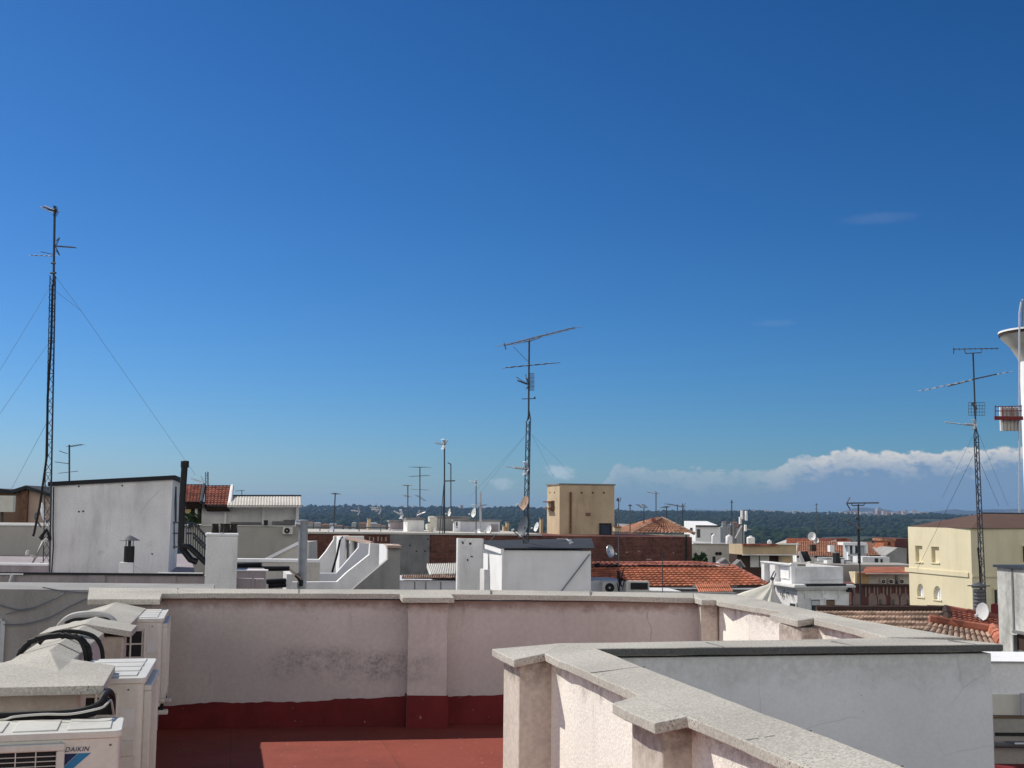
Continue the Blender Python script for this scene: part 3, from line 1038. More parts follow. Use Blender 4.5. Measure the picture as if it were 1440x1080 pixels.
# grey rendered wall directly behind the air conditioners
C = P(-70, 829, 12.4)
nb = thing('neighbour_building', 'grey rendered neighbour wall with drooping cables just beyond the left parapet', 'building', C)
w_, _ = hit(300, 829, C, X1)
MB().obox(C, X1, w_, 1.2, -20, P(0, 828.5, 12.4).z).build('wall', M['grey_render'], nb)
m = MB()
for x0, x1, y0, y1 in ((-40, 4.5, 869, 873), (2.2, 4.5, 873, 960), (-40, 2, 886, 887.5), (-40, 2, 898, 899.5)):
    m.on(C, X1, x0, y0, x1, y1, 0, .03)
wn = m.build('window', M['alu'], nb)
MB().on(C, X1, -40, 873, 2.2, 960, 0, .012).build('pane', M['glass'], wn)


def droop(pts, d, r, label):
    path = [P(x_, y_, d) for x_, y_ in pts]
    f = []
    for i in range(len(path) - 1):
        p0, p1, p2, p3 = path[max(i - 1, 0)], path[i], path[i + 1], path[min(i + 2, len(path) - 1)]
        for k in range(5):
            t_ = k / 5
            f.append(.5 * ((2 * p1) + (p2 - p0) * t_ + (2 * p0 - 5 * p1 + 4 * p2 - p3) * t_ * t_ + (3 * p1 - p0 - 3 * p2 + p3) * t_ ** 3))
    f.append(path[-1])
    tag(MB().tube(f, r, 5).build('cable', M['wire'], smooth=True), label, 'cable')


droop([(-30, 842), (0, 851), (25, 857), (45, 855), (70, 845), (92, 833)], 12.36, .007, 'grey cable sagging deepest across the top of the grey neighbour wall')
droop([(5, 878), (35, 877), (70, 868), (100, 852), (124, 841)], 12.36, .007, 'grey cable sagging from the window edge up to the corner coping')
droop([(60, 826), (90, 831), (126, 833.5)], 12.36, .006, 'short grey cable running level under the top of the grey neighbour wall')
droop([(8, 864), (25, 859), (40, 855)], 12.36, .005, 'short faint cable branching below the deepest sagging cable')

# lilac parapet of the next roof
C = P(-80, 806, 16.5)
lb = thing('neighbour_building', 'dusty lilac parapet with black edge and flat roof below the white stair tower', 'building', C)
w_, _ = hit(372, 806, C, X1)
zt_ = P(150, 802.0, 16.5).z
w3_, _ = hit(288, 806, C, X1)
pl_ = [P(-80, 806, 16.5), P(288, 806, 16.5), P(274, 806, 22), P(266, 806, 31), P(-80, 806, 31)]
MB().prism([(p.x, p.y) for p in pl_], -20, P(150, 806, 21.5).z).build('wall', M['lilac'], lb)
MB().obox(C - Vector((0, .003, 0)), X1, w3_, .2, -19, zt_ - .062).build('parapet', M['lilac'], lb)
pl_ = [P(288, 806, 16.5), P(372, 806, 16.5), P(371, 806, 16.75), P(288, 806, 16.75)]
MB().prism([(p.x, p.y) for p in pl_], -20, zt_ - .1).build('side_wall', M['lilac'], lb)
m = MB()
w2, _ = hit(288, 806, C, X1)
m.obox(C - Vector((0, .04, 0)), X1, w2, .07, zt_ - .062, zt_ - .035)
m.build('roof_edge', M['bitumen'], lb)
for a, b in ((125, 147), (244, 246.5), (8, 20), (355, 357)):
    MB().on(C, X1, a, 807.5, b, 850, 0.004, .02).build('pilaster', M['lilac'], lb)
MB().on(C, X1, 0, 806, 35, 808, 0.0, .06).build('ledge', M['white_clean'], lb)
MB().on(C, X1, 225, 804.5, 288, 806.2, .05, .05).build('ledge', M['white_clean'], lb)
m = MB()
m.tube([P(17, 809, 16.4), P(11, 828, 16.4)], .02, 6)
tag(m.build('drain_pipe', M['alu'], smooth=True), 'thin pale pipe slanting down the lilac parapet', 'pipe')

# white stair tower with the sloping top
dT = 21.5
a1, a2, a3, a4 = P(72, 679, dT), P(243.5, 669.5, dT), P(240, 806, dT), P(69, 806, dT)
st = thing('stair_tower', 'weathered white stair tower with black sloping roof edge beside the tall lattice mast', 'stair tower', (a4.x, a4.y, zt_ - .1))
V2 = Vector((-.05, 2.6, 0))
rgt = P(254.5, 676, dT + 2.6)
bk = Vector((rgt.x - a2.x, rgt.y - a2.y, 0))
m = MB()
lo = P(150, 806, 21.5).z - .3
f4, f3 = Vector((a4.x, a4.y, lo)), Vector((a2.x - .03, a3.y, lo))
m.add([f4, f3, a2, a1] + [p + bk for p in (f4, f3, a2, a1)], [(0, 1, 2, 3), (1, 5, 6, 2), (5, 4, 7, 6), (4, 0, 3, 7), (4, 5, 1, 0)])
m.build('wall', M['white_old'], st)
m = MB()
e_ = Vector((.04, -.05, 0))
tp = [a1 + Vector((-.04, -.05, .0)), a2 + Vector((.05, -.05, .0)), a2 + bk + Vector((.05, .05, 0)), a1 + bk + Vector((-.04, .05, 0))]
m.slab([p + UP * .015 for p in tp], .075)
m.build('roof', M['bitumen'], st)
m = MB()
C = Vector((a2.x, a2.y, 0))
m.tube([P(247, 684, dT + .8), P(247, 735, dT + .8)], .02, 6)
m.build('downpipe', M['steel_dark'], st)

for x_, y_ in ((111, 719.5), (117, 719), (172, 683), (111, 684), (214, 779)):
    MB().lathe(P(x_, y_, dT), [(0, -.01), (.016, -.01), (.016, .006), (0, .007)], 8, Vector((0, -1, 0))).build('vent_hole', M['black'], st)
MB().tube([P(75.5, 685, dT - .03), P(74.5, 740, dT - .03), P(75, 770, dT - .03), P(72.5, 805, dT - .03)], .011, 6).build('cable', M['black_rubber'], st)
# tall lattice mast on the left
mast(77, 290, 402, 21.2, 'tall guyed lattice mast with aerials at its top beside the white stair tower', [
    ('lattice', 66.5, 806, 75.3, 388, .125, .0095),
    ('boom', 79, 298, 60, 290.5, 7, .28, .1, .013), ('uhf', 79, 297, (-.9, .3, .25), .22, .008, 'steel_dark'),
    ('boom', 78, 346, 106, 348, 8, .16, .05, .011), ('bar', 79, 339, 84, 334, .01), ('bar', 79, 352, 84, 359, .01), ('bar', 78, 346, 84, 334, .01), ('bar', 78, 346, 84, 359, .01),
    ('boom', 76, 360, 44, 359, 5, .22, .25, .006), ('bar', 57, 354, 76, 358, .006),
    ('bar', 72, 370, 78, 370, .02), ('bar', 71, 384, 79, 384, .02),
    ('guy', 74, 398, -30, 570, -3), ('guy', 70, 480, -30, 625, -3), ('guy', 79, 390, 114, 437, 2), ('guy', 79, 410, 114, 437, 2), ('guy', 114, 437, 275, 668, 6), ('guy', 68, 590, 15, 690, 2),
    ('cable', [(74, 400), (72, 480), (67, 560), (66, 640), (62, 670), (56, 712), (51, 735), (48, 750), (46.5, 754)])],
    r=.021, px1=75.3)
m = MB()
m.tube([P(56, 757, 21), P(66, 745, 21), P(70, 755, 21), P(70, 760, 21)], .03, 6)
m.tube([P(57, 758, 21), P(70, 756, 21)], .022, 6)
tag(m.build('cable_bundle', M['black_rubber'], smooth=True), 'tangled black cable bundle tied to the foot of the tall lattice mast', 'cable')
m = MB()
m.tube([P(40, 803, 20.6), P(61, 762, 20.6), P(66, 757, 20.6)], .03, 6)
m.tube([P(42, 781, 20.6), P(52, 784, 20.6)], .018, 6)
m.lathe(P(41, 778, 20.6), [(.0, 0), (.05, .01), (.05, .05), (0, .06)], 10, Vector((-1, -.5, .2)))
m.tube([P(58, 803, 20.6), P(59, 790, 20.6)], .03, 6)
tag(m.build('antenna_bracket', M['white_foam'], smooth=True), 'pale leaning bracket with a small feed horn at the foot of the tall lattice mast', 'bracket')
dish(P(62, 721, 24), (.95, .27, .2), .20, 'edge-on cream satellite dish left of the tall lattice mast', foot=P(58, 742, 24))

# grey wall and white rail at far left
C = P(-90, 738, 29)
gb = thing('neighbour_building', 'plain grey wall with a white top edge under the brown gabled house', 'building', C)
w_, _ = hit(86, 738, C, X1)
MB().obox(C, X1, w_, 6, -20, P(20, 739, 29).z).build('wall', M['beige_grey'], gb)
MB().obox(C - Vector((0, .05, 0)), X1, w_ - .6, .3, P(20, 739, 29).z, P(20, 737, 29).z).build('coping', M['white_clean'], gb)
C = P(-80, 793, 19.8)
w_, _ = hit(68, 793, C, X1)
m = MB()
m.obox(C, X1, w_, .12, P(20, 806, 19.8).z, P(20, 795, 19.8).z)
m.k = 1
m.obox(C - Vector((0, .02, 0)), X1, w_, .16, P(20, 795, 19.8).z, P(20, 792, 19.8).z)
tag(m.build('roof_kerb', [M['lilac'], M['white_clean']]), 'low kerb with a bright white top at the foot of the tall lattice mast', 'kerb')
# brown gabled house
C = P(-60, 737, 46)
bh = thing('gabled_house', 'brown and pinkish house with a flat dark gable at the far left edge', 'house', C)
xs = [(-60, 690), (0, 690.5), (21, 693), (41, 686.5), (74, 697.5), (84, 700)]
pts = [P(x_, y_, 46) for x_, y_ in xs]
low = -20
m = MB()
m.sheet([Vector((pts[0].x, 46, low)), Vector((pts[-1].x, 46, low))] + pts[::-1], Vector((0, 9, 0)))
m.build('wall', M['brown_wall'], bh)
C0 = Vector((pts[0].x, 46, 0))
MB().sheet([P(39, 737, 45.96), P(72, 737, 45.96), P(72, 699, 45.96), P(41, 689, 45.96)], Vector((0, .03, 0))).build('wall_panel', M['pinkbeige'], bh)
MB().on(C0, X1, 32, 689.5, 39, 737, .02, .12).build('pilaster', M['rust'], bh)
m = MB()
for i in range(len(pts) - 1):
    p, q = pts[i], pts[i + 1]
    m.slab([p + Vector((0, -.35, .1)), q + Vector((0, -.35, .1)), q + Vector((0, 9.2, .1)), p + Vector((0, 9.2, .1))], .13)
m.build('roof', M['dark_roof'], bh)
C0 = P(-60, 697, 43)
m = MB()
m.on(C0, X1, -60, 696.5, 26, 720, 0, .5)
bx = m.build('roof_box', M['cloth'])
tag(bx, 'cream box on a thin pole before the brown gabled house', 'box')
tag(MB().tube([P(3.2, 720, 42.8), P(3.8, 793, 42.8)], .045, 8).build('support_pole', M['steel_dark'], smooth=True), 'thin dark pole under the cream box at the left edge', 'pole')

mast(97.5, 625.5, 700, 30, 'short aerial pole rising behind the roof of the white stair tower', [
    ('boom', 97, 628, 116, 625, 5, .3, .05, .01), ('boom', 96.5, 652, 77, 649.5, 6, .4, .05, .009), ('boom', 110, 662.5, 82, 665.5, 5, .5, .1, .008), ('boom', 95, 638, 83, 634, 3, .3, .05, .008)])

# black flue and its elbow
dF = 20.8
fl_ = thing('flue_pipe', 'tall black flue pipe with a wider cap and an elbow, right of the stair tower', 'flue', P(262, 790, dF))
MB().tube([P(259.6, 654, dF), P(256.5, 700, dF), P(254.2, 764, dF), P(256.5, 772, dF), P(268, 787, dF), P(277, 790, dF)], .055, 14).build('pipe', M['black'], fl_, smooth=True)
MB().lathe(P(259.8, 657, dF), [(0, -.005), (.07, -.005), (.07, .10), (.055, .11), (0, .11)], 16).build('cap', M['black'], fl_, smooth=True)
m = MB()
for y_ in (735, 750, 769):
    m.tube([P(244, y_, dF + .5), P(256, y_, dF + .05)], .016, 6)
m.tube([P(245, 733, dF + .5), P(245, 772, dF + .5)], .012, 6)
m.build('bracket', M['steel_dark'], fl_)
MB().tube([P(256, 768, dF - .15), P(266, 769, dF - .15), P(276, 778, dF - .15), P(290, 792, dF - .15)], .048, 12).build('branch_pipe', M['black'], fl_, smooth=True)

# vent with conical hat
dV = 17.2
vt = thing('roof_vent', 'small round vent with a conical metal hat standing on the lilac parapet roof', 'vent', P(177, 803, dV))
C0 = P(167, 803, dV)
sw, _ = hit(187, 803, C0, X1)
MB().obox(C0, X1, sw, .2, P(177, 806, dV).z, P(177, 791, dV).z).build('base', M['white'], vt, bevel=.01)
c = P(178, 791, dV) + Vector((0, .1, 0))
MB().lathe(c, [(0, 0), (.072, 0), (.072, .225), (.0, .225)], 16).build('pipe', M['black'], vt, smooth=True)
m = MB()
for dx, dy in ((.05, 0), (-.05, 0), (0, .05), (0, -.05)):
    m.tube([c + Vector((dx, dy, .2)), c + Vector((dx, dy, .32))], .007, 5)
m.tube([c + UP * .22, c + UP * .33], .02, 8)
m.build('stem', M['steel_dark'], vt)
MB().lathe(c, [(.138, .305), (.138, .312), (.02, .375), (0, .376)], 18).build('cap', M['steel'], vt, smooth=True)

# white chimney with four pots
dC = 16.3
C0 = P(287.5, 830, dC)
ch = thing('chimney', 'white rendered chimney crowned by four sooty pots in front of the terraced house', 'chimney', C0)
s1, _ = hit(333.5, 790, C0, X1)
zt2 = P(310, 751, dC).z
MB().obox(C0, X1, s1, .42, -3, zt2 - .03).build('stack', M['white_old'], ch, bevel=.012)
MB().obox(C0 - Vector((.014, .014, 0)), X1, s1 + .028, .448, zt2 - .03, zt2 + .012).build('cap', M['white_clean'], ch, bevel=.02)
for i, (x_, k) in enumerate(((300, 0), (306.5, .2), (315, .05), (322.5, .15))):
    c = P(x_, 750.5, dC) + Vector((0, .10 + k, .0))
    c.z = zt2 + .01
    MB().lathe(c, [(0, 0), (.052, 0), (.04, .10), (.047, .108), (.047, .125), (.03, .126), (.028, .06), (0, .06)], 14).build('chimney_pot', M['terracotta'], ch, smooth=True)

# thin railing and outside stair behind the flue
dR = 33
rl = thing('stair_railing', 'dark metal stair railing running down behind the black flue', 'railing', P(265, 790, dR))
m = MB()
for a, b in (((262, 735.5), (272, 735.5)), ((272, 735.5), (290, 754)), ((262, 750), (270, 750)), ((272, 750), (290, 768)), ((272, 755), (290, 773))):
    m.tube([P(*a, dR), P(*b, dR)], .03, 6)
m.build('handrail', M['steel_dark'], rl)
m = MB()
for i in range(9):
    x_ = 262 + i * 3.2
    y_ = 735.5 + max(0, x_ - 272) * 1.03
    m.tube([P(x_, y_, dR), P(x_, y_ + 34, dR)], .014, 5)
m.build('baluster', M['steel_dark'], rl)

# terraced white house with tiled roofs
dH = 38
C = P(258, 740, dH)
th = thing('terraced_house', 'white house with two small tiled roofs, a grey awning and a beige lower wall', 'house', C)
w_, _ = hit(424, 740, C, X1)
MB().obox(C, X1, w_, 10, -20, P(330, 739.5, dH).z).build('lower_wall', M['beige_grey'], th)
Cu = C + Vector((0, .5, 0))
su0, _ = hit(284, 712, Cu, X1)
su1, zu = hit(420, 707, Cu, X1)
MB().obox(Cu + X1 * su0, X1, su1 - su0, 8, P(330, 740, dH).z, zu).build('upper_wall', M['white'], th)
for a, b in ((370.5, 373), (417.5, 421), (276, 278.5), (317.5, 319.5)):
    MB().on(Cu, X1, a, 711, b, 738, 0, .14).build('column', M['white_clean'], th)
# awning: sloping ribbed sheet
aw = MB()
e0, e1 = P(319.5, 711, dH - .7), P(424.5, 711, dH - .7)
r0, r1 = P(321, 698.5, dH + .9), P(423.5, 698.5, dH + .9)
tile_roof(aw, e0, e1, r1, r0, 1, 26, .02, .0, 4)
aw.slab([e0 + UP * .0, e1 + UP * .0, r1 + UP * .0, r0 + UP * .0], .05)
aw.build('awning', M['beige'], th)
MB().slab([r0 + UP * .06, r1 + UP * .06, r1 + E2 * 5, r0 + E2 * 5], .07).build('roof', M['dark_roof'], th)
for (xa, xb, ya, yb, xs_) in ((287, 324, 684.5, 712, 2), (258, 284.5, 683, 708, 0)):
    m = MB()
    p0, p1, p2, p3 = P(xa, yb, dH - .35), P(xb - 4, yb, dH - .35), P(xb, ya, dH + 1.6), P(xa + 2, ya, dH + 1.6)
    tile_roof(m, p0, p1, p2, p3, 9, 7 if xs_ else 5, .035, .04)
    m.k = 1
    m.add([p0, p1, p2, p3] + [p + Vector((0, .4, -.16)) for p in (p0, p1)] + [Vector((p2.x, p2.y + .2, p0.z - .16)), Vector((p3.x, p3.y + .2, p0.z - .16))],
          [(0, 1, 5, 4), (1, 2, 6, 5), (2, 3, 7, 6), (3, 0, 4, 7)])
    m.k = 2
    m.slab([p2 + Vector((.02, 0, .05)), p3 + Vector((-.02, 0, .05)), p3 + Vector((-.02, .25, .05)), p2 + Vector((.02, .25, .05))], .08)
    m.k = 3 if xs_ else 2
    m.tube([p1 + Vector((.06, -.02, .03)), p2 + Vector((.06, 0, .03))], .06, 6)
    m.build('tiled_roof', [M['tile_rose'], M['wood_dark'], M['dark_roof'], M['white_clean']], th)
m = MB()
m.on(Cu, X1, 262, 716, 271, 727, .05, .2)
m.build('blind', M['ochre'], th)
m = MB()
m.on(Cu, X1, 259, 708.5, 283, 714, .02, .3)
m.build('lintel', M['white'], th)
m = MB()
m.on(Cu, X1, 258, 714, 284, 737, -.2, .1)
m.build('opening', M['wood_dark'], th)
m = MB()
m.on(C, X1, 284, 738.2, 424, 740.5, .0, .06)
m.build('sill', M['white'], th)
MB().on(C, X1, 373.5, 731.5, 379, 738.5, .0, .25).build('roof_box', M['black'], th)
m = MB()
for a, b, y_ in ((326, 368, 734), (400, 416, 731), (384, 398, 733)):
    m.on(Cu, X1, a, y_, b, 738, .02, .1)
m.build('planter', M['grey_dark'], th)
far_ac(C, X1, 400.5, 741, 414, 751, 'small air conditioner hung on the beige wall of the terraced house')
m = MB()
pl_ = MB()
for k in range(60):
    c = P(random.uniform(262, 278), random.uniform(722, 738), dH - .1)
    a = Vector((random.uniform(-1, 1), random.uniform(-1, 1), random.uniform(-1, 1))) * .16
    b = Vector((random.uniform(-1, 1), random.uniform(-1, 1), random.uniform(-1, 1))) * .16
    pl_.add([c, c + a, c + a + b, c + b], [(0, 1, 2, 3)])
tag(pl_.build('potted_plant', M['plant']), 'dark leafy plant on the balcony beside the black flue', 'plant')
mast(291.5, 663, 700, 44, 'stubby lattice aerial above the small tiled roofs', [('lattice', 291.5, 700, 291.5, 664, .14, .012), ('uhf', 285, 678, (-1, 0, .3), .5, .01)], r=.01)
mast(340, 689, 700, 46, 'tiny aerial rising above the grey awning', [('bar', 331, 690.5, 344, 689.5, .012)], r=.014)

# sloping parapet and beige wall at its foot
dS = 33.5
sp = thing('sloping_wall', 'beige lean-to wall with a bright sloping top beside the grey chimney pipe', 'wall', P(400, 788, dS))
m = MB()
m.sheet([P(372, 790, dS), P(434, 790, dS), P(434, 762, dS), P(419, 762.5, dS), P(373.5, 785.5, dS)], Vector((0, 1.5, 0)))
m.build('wall', M['beige'], sp)
m = MB()
m.slab([P(373, 784.5, dS - .1), P(419, 761.5, dS - .1), P(419, 761.5, dS - .1) + Vector((0, 1.7, 0)), P(373, 784.5, dS - .1) + Vector((0, 1.7, 0))], .09)
m.build('coping', M['white_clean'], sp)

# low wall with pipes in front
dL = 29
C = P(330, 788, dL)
lw = thing('roof_parapet', 'low beige roof parapet with a bright white top, crossed by black pipes', 'parapet', C)
w_, _ = hit(450, 788, C, X1)
ztop = P(390, 787.5, dL).z
MB().obox(C, X1, w_, .3, -12, ztop - .05).build('wall', M['beige'], lw)
MB().obox(C - Vector((0, .04, 0)), X1, w_, .38, ztop - .05, ztop + .02).build('coping', M['white_clean'], lw)
MB().on(C, X1, 393.5, 789, 395, 830, 0, .03).build('pilaster', M['beige'], lw)
GPB = 'black pipes crossing the low beige roof parapet'
for ya, yb, xa, xb in ((795, 794, 333, 368), (800, 799.5, 325, 407)):
    tag(MB().tube([P(xa, ya, 24.5), P(xb, yb, 24.5)], .05, 8).build('roof_pipe', M['black'], smooth=True), 'level black pipe crossing the low beige roof parapet beside the white chimney', 'pipe', GPB)
for ya, xa, xb in ((818, 375, 402), (824, 378, 402)):
    tag(MB().tube([P(xa, ya, 24.5), P(xb, ya - 1.5, 24.5)], .05, 8).build('roof_pipe', M['black'], smooth=True), 'short black pipe low against the beige wall near the white stepped walls', 'pipe', 'short black pipes low near the white stepped walls')
C = P(325, 803, 22)
w_, _ = hit(374, 803, C, X1)
m = MB()
m.obox(C, X1, w_, 1.2, -12, P(350, 803, 22).z)
m.k = 1
m.obox(C - Vector((0, .03, 0)), X1, w_ + .05, .3, P(350, 803, 22).z, P(350, 801.5, 22).z)
tag(m.build('roof_block', [M['lilac'], M['white_clean']]), 'low lilac block with white top beside the white chimney', 'wall')
m = MB()
m.add([P(407, 799, 24.4), P(424, 812, 24.4), P(424, 816, 24.4), P(407, 801, 24.4)] + [P(407, 799, 24.6), P(424, 812, 24.6), P(424, 816, 24.6), P(407, 801, 24.6)], [(0, 1, 2, 3), (7, 6, 5, 4), (0, 4, 5, 1), (1, 5, 6, 2), (2, 6, 7, 3), (3, 7, 4, 0)])
tag(m.build('wooden_board', M['pinkbeige']), 'thin slanting board behind the foot of the grey chimney pipe', 'board')

# grey round chimney pipe
dG = 25.2
gp = thing('chimney_pipe', 'stout grey metal chimney pipe with a side elbow near its top', 'chimney', P(425, 822, dG))
MB().lathe(P(424.5, 823, dG), [(0, -1), (.092, -1), (.092, 1.28), (.1, 1.285), (.1, 1.33), (.085, 1.34), (0, 1.345)], 20).build('pipe', M['zinc'], gp, smooth=True)
MB().lathe(P(425, 737, dG), [(0, 0), (.07, 0), (.07, .14), (0, .15)], 14, Vector((-1, -.35, .1))).build('elbow', M['alu'], gp, smooth=True)
m = MB()
m.tube([P(416, 808, dG - .1), P(420, 812, dG - .1), P(423.5, 818, dG - .1), P(423, 824, dG - .1)], .045, 10)
tag(m.build('hose', M['black_rubber'], smooth=True), 'short black hose curling at the foot of the grey chimney pipe', 'hose')

# stepped white party walls
sw_ = thing('stepped_walls', 'white stepped party walls climbing to a thin grey roof slab, middle of the rooftops', 'wall', P(480, 826, 28))


def profile(pts, d, thick, mat, name, low=-12):
    m = MB()
    q = [P(x_, y_, d) for x_, y_ in pts]
    q = [Vector((q[0].x, d, low))] + q + [Vector((q[-1].x, d, low))]
    m.sheet(q[::-1], E2 * thick)
    return m.build(name, mat, sw_)


profile([(428, 788), (448, 787.8), (458, 776), (469.5, 759), (470, 754), (512, 754), (512, 790)], 33, .28, M['white'], 'rear_wall')
m = MB()
for a, b, y0, y1 in ((478, 485.5, 755, 801), (492, 495, 758, 800), (503, 506, 762, 776)):
    c0 = P(a, y0, 31.6)
    s_, _ = hit(b, y0, c0, X1)
    m.obox(c0, X1, s_, 1., P(a, 806, 31.6).z, P(a, y0, 31.6).z)
m.build('pilaster', M['white_clean'], sw_)
profile([(428.5, 806.3), (473, 806.3), (484, 794), (504.5, 770), (504.8, 763.5), (521, 764.5), (521, 800)], 30, .26, M['blue_grey_wall'], 'middle_wall')
profile([(410.8, 818.6), (474, 818.3), (488, 805), (519.5, 780), (520.6, 764.2), (535, 765), (535, 835)], 27.3, .24, M['white'], 'front_wall')
# end block: dark grey face, bright left side
C0 = P(546, 768, 25)
s1, _ = hit(563.5, 768, C0, E1)
m = MB()
low = -12
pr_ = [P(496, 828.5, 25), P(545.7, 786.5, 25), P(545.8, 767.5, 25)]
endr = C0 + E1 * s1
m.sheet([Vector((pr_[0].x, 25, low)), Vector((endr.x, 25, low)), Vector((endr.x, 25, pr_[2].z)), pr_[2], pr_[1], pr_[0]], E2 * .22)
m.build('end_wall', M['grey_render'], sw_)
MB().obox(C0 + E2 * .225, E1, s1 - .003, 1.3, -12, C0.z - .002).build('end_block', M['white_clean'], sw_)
m = MB()
m.slab([P(533.5, 764.3, 27.6), P(545, 767, 24.85), P(564.5, 767.5, 24.85), P(560, 765, 27.6)], .05)
m.slab([P(470, 753, 33), P(521.5, 762.5, 29.9), P(526, 762.3, 31.4), P(488, 752.5, 34.2)], .05)
m.build('roof_slab', M['pinkbeige'], sw_)
C0 = P(403, 810, 24.5)
s1, _ = hit(411, 810, C0, X1)
MB().obox(C0, X1, s1, 1.6, -12, P(405, 807.5, 24.5).z).build('post', M['white'], sw_)
m = MB()
m.tube([P(482, 754.5, 31.4), P(478, 760, 31.4), P(474, 780, 31.4), P(467, 805, 31.4)], .028, 8)
tag(m.build('hose', M['black_rubber'], smooth=True), 'black hose hanging down the white stepped walls', 'hose')
# ================================================================== the middle of the rooftops
def block(name, label, cat, pxl, yt, d, pxr, mat, pxf=None, l=6., low=-20, u=E1, part='wall', group=None, yref=None):
    C, w, l = corner(pxl, yt, d, pxr, pxf, l, u)
    t = thing(name, label, cat, (C.x, C.y, low), group)
    z = C.z
    MB().obox(C, u, w, l, low, z).build(part, M[mat], t)
    return t, C, w, l, z


# long brick party wall
dB = 62
bw_, C, w_, l_, zB = block('brick_wall', 'long dark red brick party wall with a grey rendered stretch behind the white roof house', 'wall', 424, 750.3, dB, 973, 'brick', l=9, u=X1)
Cb = C
m = MB()
s0, _ = hit(549, 752, C, X1)
s1, _ = hit(604.5, 752, C, X1)
m.obox(C + X1 * s0 - Vector((0, .1, 0)), X1, s1 - s0, .09, -20, zB - .02)
m.build('rendered_patch', M['grey_dark'], bw_)
m = MB()
s2, _ = hit(762, 750, C, X1)
m.obox(C - Vector((0, .14, 0)), X1, s2, 9.2, zB + .004, zB + .1)
m.build('roof_slab', M['beige'], bw_)
m = MB()
for x_ in (519, 524.5, 531, 536, 542):
    m.on(C, X1, x_, 754.5 + (x_ % 3) * .4, x_ + 1.6, 761, 0, .03)
m.build('weep_vent', M['pinkbeige'], bw_)
m = MB()
for x_, y_ in ((576, 766), (585, 774), (597, 774), (604, 770), (601, 757)):
    m.on(C, X1, x_, y_, x_ + 2, y_ + 2, .1, .02)
m.build('putlog_hole', M['black'], bw_)
m = MB()
m.on(C, X1, 964.5, 752, 966, 800, 0, .1)
m.build('drain_pipe', M['black'], bw_)
m = MB()
for x_, y_, w2, h2 in ((880, 776, 3, 1.2), (897, 774.5, 3, 1.2), (909, 786, 7, 1.6), (946, 777, 2, 1.2)):
    m.on(C, X1, x_, y_, x_ + w2, y_ + h2, 0, .015)
m.build('repair_patch', M['pinkbeige'], bw_)
# thin rail on its left end
tag(MB().tube([P(432, 741.3, 64), P(548, 742, 64)], .035, 6).tube([P(450, 741.3, 64), P(450, 750, 64)], .03, 5).tube([P(505, 741.3, 64), P(505, 750, 64)], .03, 5).build('roof_rail', M['steel']), 'thin grey roof rail above the left end of the brick party wall', 'railing')

# rooftop huts standing on and behind the party wall
def hut(pxf, pxl, pxr, yt, yb, d, mat, label, l=None):
    C, w, l2 = corner(pxl, yt, d, pxr, pxf, 3)
    zt, zb = C.z, P(pxl, yb, d).z
    t = thing('roof_hut', label, 'roof hut', (C.x, C.y, zb), 'small roof huts along the brick party wall')
    MB().obox(C, E1, w, l2, zb, zt - .06).build('wall', M[mat], t)
    MB().obox(C - E1 * .08 - E2 * .08, E1, w + .16, l2 + .16, zt - .06, zt + .04).build('roof', M['grey_dark'], t)
    return t, C, w, l2, zb, zt


t, C, w, l, zb, zt = hut(546, 549, 568, 732.5, 750.5, 67, 'lilac', 'low lilac roof hut with a pale sill, left of the white-sided hut')
m = MB()
m.on(C, E1, 550, 744.6, 569, 746.2, 0, .25)
m.build('sill', M['white_clean'], t)
t, C, w, l, zb, zt = hut(567.5, 573, 596.5, 729.5, 750.5, 65, 'white', 'square roof hut with a bright white left side, middle of the party wall roof')
t, C, w, l, zb, zt = hut(606, 614, 660, 727, 750.5, 68, 'grey_render', 'grey concrete roof hut behind the cream cowls and the tripod aerial')
t, C, w, l, zb, zt = hut(637, 639, 703, 731.5, 750.5, 66, 'blue_grey_wall', 'long pale blue roof hut with a white door, right of the grey hut')
m = MB()
m.on(C, E1, 640, 732, 647, 748, 0, .06)
dr_ = m.build('door', M['white_clean'], t)
MB().on(C, E1, 641.2, 734, 643, 740, .06, .02).on(C, E1, 641.2, 741.5, 643.4, 742.6, .06, .02).build('pane', M['glass'], dr_)
MB().on(C, E1, 690.5, 737, 700, 750, 0, .05).build('shutter', M['lilac'], t)
# cream cowls
for i, (x_, y0, y1, lb_) in enumerate(((609, 727, 741, 'cream curved cowl on the left end of the grey roof hut'), (605.5, 738, 750, 'lower cream cowl leaning before the grey roof hut'))):
    q = P(x_, y1, 64)
    hgt = P(x_, y0, 64).z - q.z
    m = MB()
    m.lathe(q, [(0, 0), (.13, 0), (.15, hgt * .6), (.22, hgt * .78), (.2, hgt), (0, hgt * 1.02)], 12)
    m.tube([q + UP * hgt * .8, q + UP * hgt * .8 + Vector((-.22, -.1, -.02))], .16, 10)
    tag(m.build('vent_cowl', M['cloth'], smooth=True), lb_, 'vent')
GD = 'satellite dishes along the brick party wall roof'
dish(P(632, 720.5, 63), (-.88, -.4, .2), .22, 'small white satellite dish on the slim pole beside the tripod aerial', group=GD, foot=P(632, 728, 63))
dish(P(666, 721, 64), (-.80, -.5, .25), .26, 'white satellite dish high on the thick pole above the pale blue hut', group=GD, foot=P(670, 732, 64))
dish(P(687, 745, 63), (-.75, -.55, .3), .24, 'white satellite dish standing low at the right end of the pale blue hut', group=GD, foot=P(687, 751, 63))
dish(P(672, 747.5, 63), (-.4, -.7, .75), .22, 'white satellite dish tipped upward at the foot of the thick pole', group=GD, foot=P(672, 751, 63))
dish(P(466, 745, 63), (-.7, -.6, .3), .2, 'small grey satellite dish on the left end of the brick wall roof', 'alu', group=GD, foot=P(466, 750, 63))
